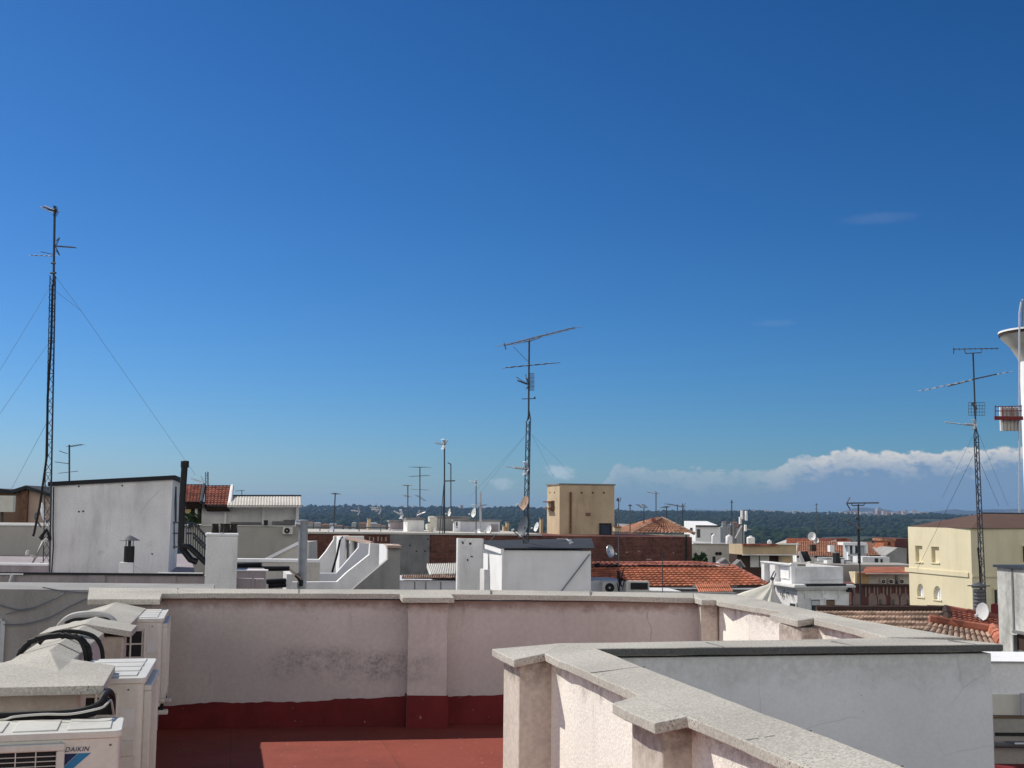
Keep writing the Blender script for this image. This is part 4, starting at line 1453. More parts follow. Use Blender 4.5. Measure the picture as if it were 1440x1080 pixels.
dish(P(754, 741, 64), (-.85, -.4, .3), .26, 'white satellite dish right of the central lattice mast', group=GD, foot=P(754, 751, 64))
for i, (x_, w2, y0) in enumerate(((519, 4, 730), (762, 3.5, 730), (714, 3.5, 735), (709, 2.4, 740))):
    q = P(x_, 751, 70)
    hh = P(x_, y0, 70).z
    m = MB()
    m.box(q.x - w2 * .02, q.x + w2 * .02, 70, 70.3, q.z, hh)
    m.k = 1
    m.box(q.x - w2 * .025, q.x + w2 * .025, 69.95, 70.35, hh, hh + .06)
    tag(m.build('chimney', [M['tan'], M['grey_dark']]), ['slim tan chimney stub left of the low lilac hut', 'slim tan chimney stub beside the tan tower', 'slim tan chimney stub right of the pale blue hut', 'short thin chimney stub right of the pale blue hut'][i], 'chimney')

# aerials along the party wall
mast(471.5, 693, 750, 63, 'lone leaning aerial pole on the left end of the brick wall roof', [('boom', 474, 695, 470, 694, 5, .5, .3, .014), ('bar', 469, 694, 475, 694.5, .03)], r=.03, px1=469)
mast(505, 716, 750, 66, 'thin grey aerial pole with a small cluster on top above the dark far trees', [('uhf', 505, 719, (-1, -.3, .1), .5, .012)], r=.016, mat='steel')
mast(535.5, 714, 750, 64, 'short aerial pole topped by two pale corner antennas', [('uhf', 535, 717, (-1, -.4, .05), .55, .016), ('uhf', 531, 714, (-1, .3, .05), .5, .014)], r=.022, mat='steel')
mast(573.5, 682, 732, 72, 'slim aerial pole left of the four-boom aerial', [('boom', 575, 683, 569, 682, 4, .7, .2, .014), ('boom', 575, 699, 569, 696, 4, .6, .2, .014)], r=.035, mat='steel')
mast(590.5, 656.5, 732, 72, 'tall slim aerial with four level booms standing behind the white-sided hut', [
    ('boom', 580.5, 657, 602, 657, 8, .9, .4, .013), ('boom', 577, 670, 603, 668.5, 8, .7, .3, .012), ('boom', 580, 688, 601, 689, 8, .5, .3, .012), ('boom', 585, 696, 598, 704, 5, .5, .2, .012)], r=.035, mat='steel')
mast(565, 722, 735, 66, 'low white corner antenna on the roof of the low lilac hut', [('uhf', 565, 724, (-.8, -.5, .4), .6, .018)], r=.02, mat='steel')
mast(588, 722, 731, 66, 'low pale corner antenna on the roof of the white-sided hut', [('uhf', 588, 724, (.8, -.5, .3), .6, .018)], r=.02, mat='steel')
mast(625, 620, 750, 60, 'tall aerial pole on a splayed tripod with a bright corner antenna on top', [
    ('uhf', 624.5, 625, (-.8, -.55, .12), .62, .018), ('leg', 624.5, 678, 618, 751, -.7), ('leg', 624.5, 678, 622.5, 751, .7), ('bar', 624, 676.5, 640, 676, .03), ('uhf', 626, 623, (.5, -.6, .5), .3, .014)], r=.035)
mast(634, 652, 720, 60.3, 'slim grey pole tied by a bar to the tripod aerial', [('bar', 629.5, 650.5, 634, 653, .025)], r=.028, mat='steel')
mast(669.5, 675, 750, 62, 'slender pole with a fan of pale rods at its top above the pale blue hut', [('uhf', 670, 679, (-.9, -.3, .2), .42, .014), ('uhf', 672, 711, (-.9, -.3, .1), .35, .014)], r=.026, mat='steel')
mast(675.8, 692, 748, 62.3, 'thick pale pole carrying a white corner antenna above the pale blue hut', [('uhf', 675, 711, (.9, -.3, .1), .42, .016)], r=.055, mat='alu')

# blue-grey house with corrugated roofs below the party wall
dK = 50
kh, C, w_, l_, z_ = block('roof_shed', 'low shed with corrugated roof between the stepped walls and the white roof house', 'shed', 560, 816, dK, 650, 'blue_grey_wall', l=4, u=X1)
m = MB()
for x_ in (583, 598.5, 619.5):
    m.on(C, X1, x_, 818, x_ + 1, 835, 0, .03)
m.build('batten', M['grey_dark'], kh)
m = MB()
a, b = P(563, 815.5, dK - .3), P(646, 814.8, dK - .3)
tile_roof(m, a, b, b + Vector((0, .7, .12)), a + Vector((0, .7, .12)), 1, 26, .07, .02)
m.build('eave_tile', M['tile_old'], kh)
m = MB()
m.on(C, X1, 565, 811.5, 650, 815.2, -.4, .1)
m.build('fascia', M['black'], kh)
m = MB()
a, b, c_, d_ = P(605.5, 810, dK + .5), P(648, 809.5, dK + .5), P(648, 794, 59), P(600, 795, 59)
tile_roof(m, a, b, c_, d_, 1, 18, .10, .0, 5)
m.slab([a - UP * .06, b - UP * .06, c_ - UP * .06, d_ - UP * .06], .04)
m.build('corrugated_roof', M['corr'], kh)

# white roof house with the black roof
dW = 40
hs_ = thing('roof_house', 'bright white roof house with a flat black roof, centre of the rooftops', 'roof house', P(706, 840, dW))
C = P(706, 773, dW)
Cn = C
s1, _ = hit(831, 778, C, X1)
L = 8.5
zf_ = P(760, 774, dW).z
bkL = P(676, 790, dW + L)
vd = (Vector((bkL.x, bkL.y, 0)) - Vector((C.x, C.y, 0)))
q = [C, C + X1 * s1, C + X1 * s1 + vd, C + vd]
zbk = P(668, 762, dW + L).z
m = MB()
m.hexa([(p.x, p.y, -20) for p in q], [(q[0].x, q[0].y, zf_), (q[1].x, q[1].y, zf_), (q[2].x, q[2].y, zbk - .1), (q[3].x, q[3].y, zbk - .1)])
m.build('wall', M['white_clean'], hs_)
rA, rB, rC, rD = P(704.5, 771.5, dW - .15), P(836, 771.5, dW - .15), P(832, 757.5, dW + L), P(668, 761, dW + L)
MB().slab([p + UP * .02 for p in (rA, rB, rC, rD)], .035).build('roof', M['dark_roof'], hs_)
m = MB()
m.add([rA, rD, rD - UP * .17, rA - UP * .17] + [p + Vector((.1, 0, 0)) for p in (rA, rD, rD - UP * .17, rA - UP * .17)], [(0, 1, 2, 3), (7, 6, 5, 4), (0, 4, 5, 1), (1, 5, 6, 2), (2, 6, 7, 3), (3, 7, 4, 0)])
m.build('fascia', M['white_clean'], hs_)
MB().on(C + Vector((0, 0, 0)), X1, 706, 773, 708.2, 832, .0, .12).build('corner_pilaster', M['white_clean'], hs_)
m = MB()
C2 = P(645, 757.5, 45)
s_, _ = hit(680, 757.5, C2, X1)
m.obox(C2, X1, s_, .45, -20, C2.z)
m.build('side_wall', M['white_old'], hs_)
m = MB()
m.obox(C2 - Vector((.03, .05, 0)), X1, .08, .2, -20, C2.z + .02)
m.build('corner_bead', M['white_clean'], hs_)
C3 = P(681, 801, 39.5)
s_, _ = hit(688.5, 800, C3, X1)
m = MB()
m.obox(C3, X1, s_, .7, -20, C3.z)
m.build('door_hood', M['white'], hs_)
m = MB()
m.tube([P(829.5, 779, dW - .06), P(789, 832, dW - .06)], .022, 6)
m.build('cable', M['wire'], hs_)
m = MB()
for x_, y_ in ((703, 763.5), (697, 781), (695.5, 805)):
    p = P(x_, y_ + 22, dW + .6)
m.on(C2, X1, 657, 786, 658.5, 789, 0, .03).on(C2, X1, 662, 782, 665, 783.5, 0, .03).on(C2, X1, 650, 762, 652, 765, 0, .02).on(C2, X1, 660, 763, 663, 766, 0, .02)
m.build('putlog_hole', M['black'], hs_)
# clutter on its roof
m = MB()
m.tube([P(783, 758, 45), P(797, 758.5, 45), P(806, 764, 44)], .03, 6)
m.lathe(P(802, 765, 43), [(0, 0), (.05, 0), (.05, .16), (0, .17)], 10)
tag(m.build('roof_pipe', M['alu'], smooth=True), 'pale pipe and stub on the black roof of the white roof house', 'pipe')
mast(744.2, 476, 590, 40.5, 'central guyed lattice mast with crossed booms standing on the black roof', [
    ('lattice', 740, 764, 743.5, 592, .17, .018), ('leg', 741.5, 592, 743.8, 578, 0), ('leg', 746.5, 592, 744.2, 578, 0),
    ('boom', 709, 486, 809, 460.5, 11, .9, -1.6, .016), ('bar', 709, 482.5, 711.5, 491.5, .02), ('bar', 728, 482.5, 745, 480, .014), ('bar', 745, 480, 758, 475.5, .014), ('bar', 758, 475.5, 764, 471, .014), ('bar', 722, 487.5, 742, 508, .008),
    ('boom', 711, 517, 774, 511, 6, .8, -.4, .016), ('bar', 772, 511.5, 788, 510, .010),
    ('uhf', 743, 540, (-.9, -.35, .25), .45, .015, 'steel_dark'), ('grid', 745, 525, 751, 549), ('bar', 726, 530, 742, 541, .012), ('bar', 727, 535, 742, 541, .012), ('bar', 739, 526, 742, 540, .012),
    ('bar', 734, 561, 753, 560.5, .015), ('bar', 751.5, 558, 752.5, 561, .03),
    ('wboom', 740, 660, 711, 656, 7, .35, .1, .012), ('uhf', 740, 659, (-.8, -.4, .05), .55, .02),
    ('guy', 740, 611, 660, 700, 8), ('guy', 740, 611, 676, 692, -3), ('guy', 748, 611, 779, 672, 8), ('guy', 748, 611, 806, 668, 10)], r=.03, px1=743.3)
dish(P(737, 707.5, 40.2), (-.80, -.45, .3), .26, 'rust-stained tan satellite dish halfway up the central lattice mast', 'dish_tan', foot=P(741, 715, 40.3))
dish(P(735, 741, 40.3), (-.86, -.42, .25), .36, 'dark grey satellite dish at the foot of the central lattice mast', 'dish_dark', foot=P(738, 764, 40.4))
droop([(733, 752), (738, 759), (746, 764), (760, 767), (775, 770)], 39.9, .018, 'pale cable trailing over the black roof from the central mast')
droop([(699, 750), (694, 755), (687, 763)], 44, .012, 'thin pale cable leading down to the left side of the black roof')

# tan lift tower
tt, C, w_, l_, zT = block('lift_tower', 'tan lift tower with a blue hatch standing behind the brick party wall', 'tower', 787, 681.5, 66, 864, 'tan', pxf=769.5, low=zB - .3)
MB().obox(C - E1 * .06 - E2 * .06, E1, w_ + .12, l_ + .12, zT, zT + .07).build('roof', M['grey_dark'], tt)
MB().on(C, E1, 801, 692, 803.2, 750, 0, .09).build('downpipe', M['rust'], tt)
m = MB()
for x_ in (818, 833.5, 849):
    s_, z_ = hit(x_, 693, C, E1)
    m.lathe(C + E1 * s_ + UP * (z_ - C.z), [(0, .0), (.05, 0), (.05, .02), (0, .021)], 10, -E2)
m.build('vent_hole', M['black'], tt)
s0 = MB().on(C, E1, 823.5, 721, 830.5, 726, 0, .012)
s0.build('stain_patch', M['brown_wall'], tt)
dr_ = MB().on(C, E1, 844.5, 738, 858, 753, 0, .05).build('hatch', M['blue_door'], tt)
MB().on(C, E1, 842.6, 735.6, 859.4, 738, .0, .09).on(C, E1, 842.6, 738, 844.5, 753, .0, .09).on(C, E1, 858, 738, 859.4, 753, 0, .09).build('frame', M['black'], dr_)
m = MB()
uS = -E2                                       # its sunlit left side
Cs = C + E2 * l_
m.on(Cs, uS, 776.5, 704, 779.5, 719, 0, .07)
for y_ in (705, 714):
    m.on(Cs, uS, 770.5, y_, 779, y_ + 1.5, 0, .3)
m.build('meter_box', M['rust'], tt)
m = MB()
for x_ in (773.5, 780):
    s_, z_ = hit(x_, 692.5, Cs, uS)
    m.lathe(Cs + uS * s_ + UP * (z_ - Cs.z), [(0, 0), (.05, 0), (.05, .02), (0, .021)], 10, -E1)
m.build('vent_hole', M['wood_dark'], tt)

# poles and aerials right of the tower
mast(870, 700, 792, 55, 'tall thin pole crossing the brick wall just right of the tan tower', [('bar', 866.5, 703, 871, 704, .03), ('bar', 868, 700, 870, 706, .02), ('bar', 873, 699, 872, 706, .015)], r=.024, mat='steel')
m = MB()
m.obox(P(864.5, 747, 54.8), X1, .3, .3, P(865, 747, 54.8).z, P(865, 741, 54.8).z)
m.k = 1
m.prism([(p.x, p.y) for p in (P(863, 741, 54.7), P(874, 741, 54.7), P(874, 741, 55.2), P(863, 741, 55.2))], P(865, 741.5, 54.7).z, P(865, 740, 54.7).z)
tag(m.build('junction_box', [M['tan'], M['tile_red']]), 'little tan box with a tiled lid on the thin pole beside the tan tower', 'box')
dish(P(858.5, 775.5, 54), (.75, -.6, .2), .30, 'dull grey satellite dish hung before the brick party wall', 'alu', foot=P(868, 784, 54.6))
GA = 'thin aerial poles above the hipped roof'
for i, (x_, y0, bits, lb_) in enumerate((
        (886, 709, [('bar', 883.5, 711, 889, 711, .03)], 'thin aerial pole just left of the pale sloped roof'),
        (905.5, 713, [('boom', 900, 709.5, 906, 714, 4, .7, .3, .03)], 'short aerial pole with a downward-tilted boom left of the hipped roof'),
        (922.5, 693, [('boom', 914, 692.5, 923.5, 694, 4, .6, .3, .022), ('bar', 921, 690.5, 924, 694, .02)], 'tallest aerial pole above the hipped tiled roof'),
        (937.5, 712, [('boom', 933, 714, 939, 712, 4, .6, .3, .02), ('bar', 935, 719, 938.5, 718, .03)], 'short aerial pole at the peak of the hipped tiled roof'),
        (952.5, 709.5, [('boom', 938, 708.5, 962, 713, 9, .9, .5, .02), ('vref', 961, 713, .5, -1)], 'aerial pole with one long level boom right of the hipped roof peak'),
        (960, 708, [('bar', 957, 712, 962, 711, .03)], 'thin aerial pole right of the long level boom'))):
    mast(x_, y0, 757, 78 + i * 2, lb_, bits, r=.035, grp=GA, mat='steel_dark' if i % 2 else 'steel')

# hipped tile roof
dP = 78
hp, C, w_, l_, z_ = block('hipped_house', 'house with a hipped clay-tile roof behind the right end of the brick wall', 'house', 882, 751, dP, 970, 'beige', pxf=878, l=7)
zE = P(920, 750, dP).z
q0, q1 = C + E1 * -.2 - E2 * .3, C + E1 * (w_ + .2) - E2 * .3
q2, q3 = q1 + E2 * 5.6, q0 + E2 * 5.6
for p in (q0, q1, q2, q3):
    p.z = zE
q0, q3 = P(887, 750, dP - .3), q3 + E1 * .4
ap = P(931, 728.5, dP + 2.6)
ap2 = ap + E2 * .8
m = MB()
tile_roof(m, q0, q1, ap + E1 * .1, ap, 8, 15, .06, .03)
tile_roof(m, q3, q0, ap, ap2, 8, 12, .06, .03)
tile_roof(m, q1, q2, ap2, ap + E1 * .1, 8, 12, .06, .03)
m.build('tiled_roof', M['tile_brown'], hp)
m = MB()
ridge_tiles(m, q0, ap, .1)
ridge_tiles(m, q1, ap, .1)
m.build('hip_tile', M['tile_old'], hp)
m = MB()
m.on(C, E1, 866, 751, 930, 755, .05, .4)
m.build('ledge', M['yellow'], hp)
m = MB()
m.obox(P(916.5, 732, dP + 1.6), E1, .25, .3, P(917, 734, dP).z, P(917, 728.8, dP).z)
m.build('chimney', M['tile_pink'], hp)
g_ = MB()
g_.slab([P(868, 748, 84), P(893, 748, 84), P(899, 738, 90), P(868, 736, 90)], .15)
tag(g_.build('sloped_roof', M['grey_render']), 'pale grey sloped roof sheet left of the hipped tile roof', 'roof')

# little white house beyond
wh, C, w_, l_, z_ = block('white_house', 'small white house with a bright gable and dark window near the water tanks', 'house', 978, 739, 112, 1011, 'white_clean', pxf=962, low=-20)
m = MB()
q = [C, C + E1 * w_, C + E1 * w_ + E2 * l_, C + E2 * l_]
rise = P(963, 733, 112).z - P(963, 739, 112).z
m.add([q[0], q[1], q[2] + UP * rise, q[3] + UP * rise, q[3], q[2]], [(0, 1, 2, 3), (0, 3, 4), (1, 5, 2), (3, 2, 5, 4)])
m.build('roof', M['white_clean'], wh)
m = MB()
m.on(C, E1, 978, 738.5, 1011, 740.5, .02, .3)
m.build('roof_edge', M['dark_roof'], wh)
m = MB()
m.on(C, E1, 980, 744, 984.5, 756, .0, .05).on(C, E1, 1000, 750, 1004, 760, 0, .05)
m.on(C + E2 * l_, -E2, 971, 742, 974, 746.5, 0, .05)
m.build('window', M['glass'], wh)

# beige terraced flats with tanks
dN = 95
bf, C, w_, l_, z_ = block('apartment_building', 'beige terraced flats with white shutters, water tanks on the roof', 'building', 972, 764, dN, 1029, 'beige', l=8, u=X1)
Cq = C
m = MB()
m.on(C, X1, 974, 763, 1030, 765.2, 0, .25)
m.build('coping', M['white_clean'], bf)
C2, w2, l2 = corner(1044, 766, dN - 6, 1120, 1025, 8)
m = MB()
m.obox(C2, E1, w2, l2, P(1044, 780, dN - 6).z, C2.z)
m.build('upper_wall', M['tan'], bf)
m = MB()
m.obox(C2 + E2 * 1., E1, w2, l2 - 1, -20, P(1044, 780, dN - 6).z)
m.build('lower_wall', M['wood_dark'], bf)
m = MB()
m.on(C2, E1, 1043, 764.5, 1092, 767.5, 0, .3)
m.build('roof_edge', M['tile_pink'], bf)
m = MB()
m.on(C2, E1, 1092, 764, 1121, 766, 0, .3)
m.on(C2, E1, 1044, 779.5, 1120, 781, .0, .12)
m.build('coping', M['white'], bf)
C4 = C2 + E2 * 1.
for a, b in ((1054.5, 1066.5), (1068, 1081)):
    MB().on(C4, E1, a, 781.5, b, 797.5, 0, .1).build('shutter', M['shutter'], bf)
MB().on(C4, E1, 1094, 780.5, 1113, 795, 0, .25).build('side_wall', M['beige'], bf)
MB().on(C4, E1, 1095.5, 782.5, 1111, 793, .25, .04).build('blind', M['tan'], bf)
m = MB()
for a, b, y0, y1 in ((1002, 1006, 782.5, 791), (976, 979, 778, 784), (985, 989, 781, 789)):
    m.on(C, X1, a, y0, b, y1, 0, .06)
m.build('window', M['glass'], bf)
for x_ in (1008, 1012.5):
    s_, z_ = hit(x_, 778.5, C, X1)
    m = MB()
    m.lathe(C + X1 * s_ + UP * (z_ - C.z), [(.05, 0), (.14, 0), (.14, .05), (.05, .05)], 12, Vector((0, -1, 0)))
    m.build('fan_vent', M['black'], bf)
for i, (xa, xb, y0, y1, lb_) in enumerate(((1000.5, 1007.5, 751.5, 764.5, 'white water tank, leftmost, beside the white house'), (1020.5, 1030, 752.8, 764.5, 'white water tank between the white house and the phone mast'), (1050, 1061.5, 754.5, 765.5, 'broad low white water tank right of the phone mast'), (1079, 1085, 760, 765.5, 'smallest round white tank on the roof edge'))):
    a, b = P(xa, y1, 93), P(xb, y0, 93)
    r = (b.x - a.x) / 2
    t = thing('water_tank', lb_, 'water tank', ((a.x + b.x) / 2, 93, a.z), 'white water tanks on the beige flats')
    h_ = b.z - a.z
    MB().lathe(t.location.copy(), [(0, 0), (r, 0), (r, h_ * .82), (r * .8, h_ * .94), (r * .35, h_), (0, h_)], 16).build('tank', M['white_clean'], t, smooth=True)
    MB().lathe(t.location + UP * h_ * .985, [(0, 0), (r * .32, 0), (r * .3, .08), (0, .09)], 12).build('lid', M['dish'], t)
ph = thing('phone_mast', 'phone mast with white upright panel antennas on the beige flats', 'phone mast', P(1044, 766, 92))
MB().tube([P(1044, 766, 92), P(1044.3, 722, 92)], .05, 8).build('pole', M['steel'], ph)
for x_, y0, y1 in ((1040, 727, 737), (1042.5, 718, 730), (1048.5, 718.5, 732), (1047.5, 738, 747)):
    a, b = P(x_, y1, 91.7), P(x_ + 2.4, y0, 91.7)
    MB().box(a.x, b.x, 91.6, 91.8, a.z, b.z).build('panel_antenna', M['white_clean'], ph, bevel=.02)
MB().tube([P(1034, 757, 92), P(1043, 739, 92)], .06, 6).build('brace', M['alu'], ph)
MB().tube([P(1048, 744, 92), P(1055, 744.5, 92)], .05, 6).build('crossbar', M['alu'], ph)
mast(1029, 703.5, 766, 94, 'thin dark aerial pole left of the phone mast', [('bar', 1027, 706.5, 1031, 706.5, .03), ('bar', 1028, 704, 1030, 704, .03)], r=.04)
mast(1148, 707.5, 765, 125, 'faint thin aerial pole above the far tiled houses', [('bar', 1146, 710, 1150, 709.5, .03), ('bar', 1146, 716, 1150, 716, .02)], r=.035, mat='steel')
pl_ = MB()
for k in range(90):
    c = P(random.uniform(975, 992), random.uniform(781, 793), 88)
    a, b = (Vector((random.uniform(-1, 1), random.uniform(-1, 1), random.uniform(-1, 1))) * .3 for _ in (0, 1))
    pl_.add([c, c + a, c + a + b, c + b], [(0, 1, 2, 3)])
tag(pl_.build('terrace_plant', M['plant']), 'dark terrace plants before the beige flats', 'plant')

# big orange tiled roof
br_ = thing('tiled_roof_house', 'house with a broad low orange tiled roof, right of the white roof house', 'house', P(950, 840, 46))
dE = 45
eL, eR = P(826, 826.5, dE), P(1080, 824, dE + .5)
rL, rR = P(826, 797.5, dE + 2.5), P(1024, 795.5, dE + 2.6)
rR2, eR2 = P(1040, 797, dE + 2.8), P(1079, 819, dE + 2.6)
m = MB()
tile_roof(m, eL, eR, P(1030, 796.5, dE + 2.6), rL, 9, 30, .022, .05)
m.build('tiled_roof', M['tile_red'], br_)
m = MB()
ridge_tiles(m, eR + UP * .05, P(1030, 796, dE + 2.6), .09)
m.build('hip_tile', M['tile_rose'], br_)
m = MB()
tile_roof(m, rL + UP * .04, P(1032, 797, dE + 2.6) + UP * .02, P(976, 789.5, dE + 3.6), P(826, 790.5, dE + 3.6), 3, 24, .025, .03)
m.build('ridge_roof', M['tile_pink'], br_)
m = MB()
for a, b in ((838, 842), (866, 868)):
    m.tube([P(a, 796, dE + 2.3), P(b, 793, dE + 2.4)], .07, 6)
m.tube([P(838, 796.2, dE + 2.3), P(1010, 796.6, dE + 2.4)], .025, 5)
m.tube([P(898, 794.5, dE + 2.5), P(985, 796, dE + 2.5)], .02, 5)
m.build('ridge_cable', M['black'], br_)
m = MB()
zL = eL.z - .1
m.prism([(eL.x, eL.y + .5), (eR.x - .3, eR.y + .4), (eR2.x, eR2.y), (rL.x, rL.y)], -20, zL)
m.build('wall', M['grey_dark'], br_)
C = Vector((eL.x, eL.y - .02, 0))
m = MB()
m.on(C, X1, 912, 826.2, 1072, 829.2, 0, .12)
m.build('gutter', M['white'], br_)
m = MB()
C5 = P(815, 822, 43.8)
s_, _ = hit(883, 822, C5, X1)
m.obox(C5, X1, s_, 3.2, -20, P(850, 816.5, 43.8).z)
m.build('side_wall', M['blue_grey_wall'], br_)
m = MB()
a, b = P(983, 834.5, 43.5), P(1032, 834, 43.5)
tile_roof(m, a, b, b + Vector((0, 1, .26)), a + Vector((0, 1, .26)), 2, 16, .05, .03)
m.build('porch_roof', M['tile_red'], br_)
m = MB()
m.prism([(P(936, 832, 44).x, 44), (P(1040, 832, 44).x, 44), (P(1040, 832, 44).x, 45.2), (P(936, 832, 44).x, 45.2)], -20, P(990, 835, 44).z)
m.build('porch_wall', M['grey_dark'], br_)
m = MB()
m.slab([P(896, 830, 43.4), P(958, 831.5, 43.4), P(938, 826.5, 44.3), P(900, 826, 44.3)], .06)
m.build('flashing', M['white'], br_)
far_ac(C5, X1, 846.5, 817.5, 870, 834, 'white air conditioner with a dark round fan below the orange tiled roof')
t = far_ac(P(876, 815, 43.2), X1, 879, 816.5, 912, 833, 'wide white unit with a long dark opening below the orange tiled roof')
bx_ = [c for c in t.children if c.name.startswith('fan')]
for c in bx_:
    bpy.data.objects.remove(c)
MB().on(P(876, 815, 42.88), X1, 887, 819.5, 911, 829, 0, .02).build('opening', M['black'], t)
m = MB()
for k in range(26):
    c = P(random.uniform(868, 876), random.uniform(808, 832), 43.0)
    m.tube([c, c + Vector((random.uniform(-.1, .1), random.uniform(-.1, .1), random.uniform(.1, .3)))], .012, 4)
m.tube([P(870.5, 832, 43), P(871, 805, 43)], .03, 6)
m.tube([P(872, 812, 43), P(884, 820, 43)], .03, 6)
tag(m.build('cable_stub', M['black']), 'black tangle of pipes between the two units under the orange roof', 'pipe')
mast(931.7, 778, 836, 42.6, 'thin dark rod standing in front of the orange tiled roof', [], r=.014, name='rod', cat='rod')
GDm = 'little capped flues at the right end of the orange roof'
for i, (xa, xb, y0, y1, lb_) in enumerate(((1011, 1026, 785, 795, 'left flue with a green tilted cap on the ridge of the orange roof'), (1031, 1047, 787.5, 800, 'right flue with a green tilted cap on the ridge of the orange roof'))):
    a, b = P(xa, y1, 48.3), P(xb, y0, 48.3)
    t = thing('capped_flue', lb_, 'flue', ((a.x + b.x) / 2, 48.3, a.z - .3), GDm)
    MB().box(a.x + .04, b.x - .1, 48.3, 48.7, a.z - .3, a.z + .12).build('base', M['white'], t)
    q = [Vector((a.x, 48.2, a.z + .12)), Vector((b.x, 48.2, a.z + .08)), Vector((b.x, 48.8, a.z + .08)), Vector((a.x, 48.8, a.z + .12))]
    pk_ = [Vector(((a.x + b.x) / 2 + .04, 48.2, b.z)), Vector(((a.x + b.x) / 2 + .04, 48.8, b.z))]
    m = MB()
    m.add(q + pk_, [(0, 1, 4), (1, 2, 5, 4), (2, 3, 5), (3, 0, 4, 5), (3, 2, 1, 0)])
    m.build('cap', M['grey_dark'], t)
    m = MB()
    for p, q_ in ((q[0], pk_[0]), (q[1], pk_[0]), (q[2], pk_[1]), (q[3], pk_[1])):
        m.tube([p, q_], .025, 5)
    m.build('cap_rib', M['beige'], t)

# ornate white building
dO = 70
ob = thing('ornate_building', 'ornate white building with scrolled reliefs and tall roof block beyond the canvas awning', 'building', P(1122, 860, dO))
C, w_, l_ = corner(1121, 822, dO, 1193.5, 1090)
zc = P(1121, 826, dO).z
MB().obox(C, E1, w_, l_, -20, zc).build('wall', M['white'], ob)
co = MB()
co.obox(C - E1 * .35 - E2 * .35, E1, w_ + .6, l_ + .3, zc, zc + .1)
co.obox(C - E1 * .2 - E2 * .2, E1, w_ + .35, l_ + .1, zc - .12, zc)
co.obox(C - E1 * .3 - E2 * .3, E1, w_ + .5, l_ + .3, zc + .1, zc + .16)
co.build('cornice', M['white'], ob)
C2, w2, l2 = corner(1119.5, 797, dO + .9, 1185.5, 1076.5)
zb2 = zc + .15
MB().obox(C2, E1, w2, .3, zb2, C2.z).obox(C2 + E2 * .3, E1, .3, l2 - .3, zb2, C2.z).obox(C2 + E1 * (w2 - .3) + E2 * .3, E1, .3, l2 - .3, zb2, C2.z).build('roof_block', M['white'], ob)
MB().obox(C2 + E1 * .3 + E2 * .3, E1, w2 - .6, l2 - .3, zb2, C2.z - .5).build('roof', M['dark_roof'], ob)
m = MB()
Cs = C2 + E2 * l2
for a, b in ((1076.5, 1081), (1088.5, 1096), (1117, 1119.4)):
    m.on(Cs, -E2, a, 791.5, b, 823, 0, .28)
m.on(Cs, -E2, 1076.5, 790.5, 1119.4, 793, 0, .34)
m.build('pilaster', M['white_clean'], ob)
MB().on(Cs, -E2, 1099, 796, 1111, 814, 0, .08).build('relief_panel', M['white_clean'], ob)
MB().on(C2, E1, 1130, 812.5, 1184, 815, 0, .1).build('ledge', M['white'], ob)
m = MB()
m.on(C, E1, 1130, 820.5, 1186, 824, .1, .25)
m.build('gutter', M['dark_roof'], ob)
for a, b in ((1140.5, 1152), (1161.5, 1173.5)):
    MB().on(C, E1, a, 843, b, 880, 0, .03).build('window', M['glass'], ob)
    MB().on(C, E1, a + .5, 844.5, b - .5, 851, .03, .03).build('blind', M['shutter'] if a < 1150 else M['brown_wall'], ob)
    m = MB()
    m.on(C, E1, a - 1.5, 841, b + 1.5, 843, 0, .14).on(C, E1, a - 1.3, 843, a, 880, 0, .08).on(C, E1, b, 843, b + 1.3, 880, 0, .08)
    m.build('surround', M['white_clean'], ob)


def scroll(m, C, u, px, py, sz, fl):
    n = Vector((u.y, -u.x, 0))
    s_, z_ = hit(px, py, C, u)
    o = C + u * s_ + n * .05
    o.z = z_
    pts = []
    for i in range(22):
        a = i / 21 * 4.6
        r = sz * (1 - i / 26)
        pts.append(o + u * fl * math.cos(a) * r + UP * math.sin(a) * r)
    m.tube(pts, sz * .14, 6)
    m.tube([o + u * fl * sz, o + u * fl * sz * 1.3 - UP * sz * .8, o + u * fl * sz * .5 - UP * sz * 1.4], sz * .12, 6)


m = MB()
for px_ in (1132.5, 1157, 1180):
    scroll(m, C, E1, px_ - 2.5, 833, .16, 1)
    scroll(m, C, E1, px_ + 2.5, 833, .16, -1)
    m.on(C, E1, px_ - .8, 830, px_ + .8, 842, 0, .08)
Cs1 = C + E2 * l_
m.build('front_relief', M['white_clean'], ob)
m = MB()
for px_, py_, s_, f_ in ((1099.5, 836, .17, 1), (1104, 832, .13, -1), (1109, 835.5, .17, -1), (1114.5, 837.5, .15, 1), (1103, 839, .12, 1)):
    scroll(m, Cs1, -E2, px_, py_, s_, f_)
m.build('side_relief', M['grey_dark'], ob)
MB().on(Cs1, -E2, 1111.5, 848, 1118.5, 858, 0, .04).on(Cs1, -E2, 1121, 848, 1121.0, 858, 0, .04).build('side_window', M['glass'], ob)
MB().on(C, E1, 1189.5, 826, 1194, 832, 0, .4).build('lamp_box', M['black'], ob)

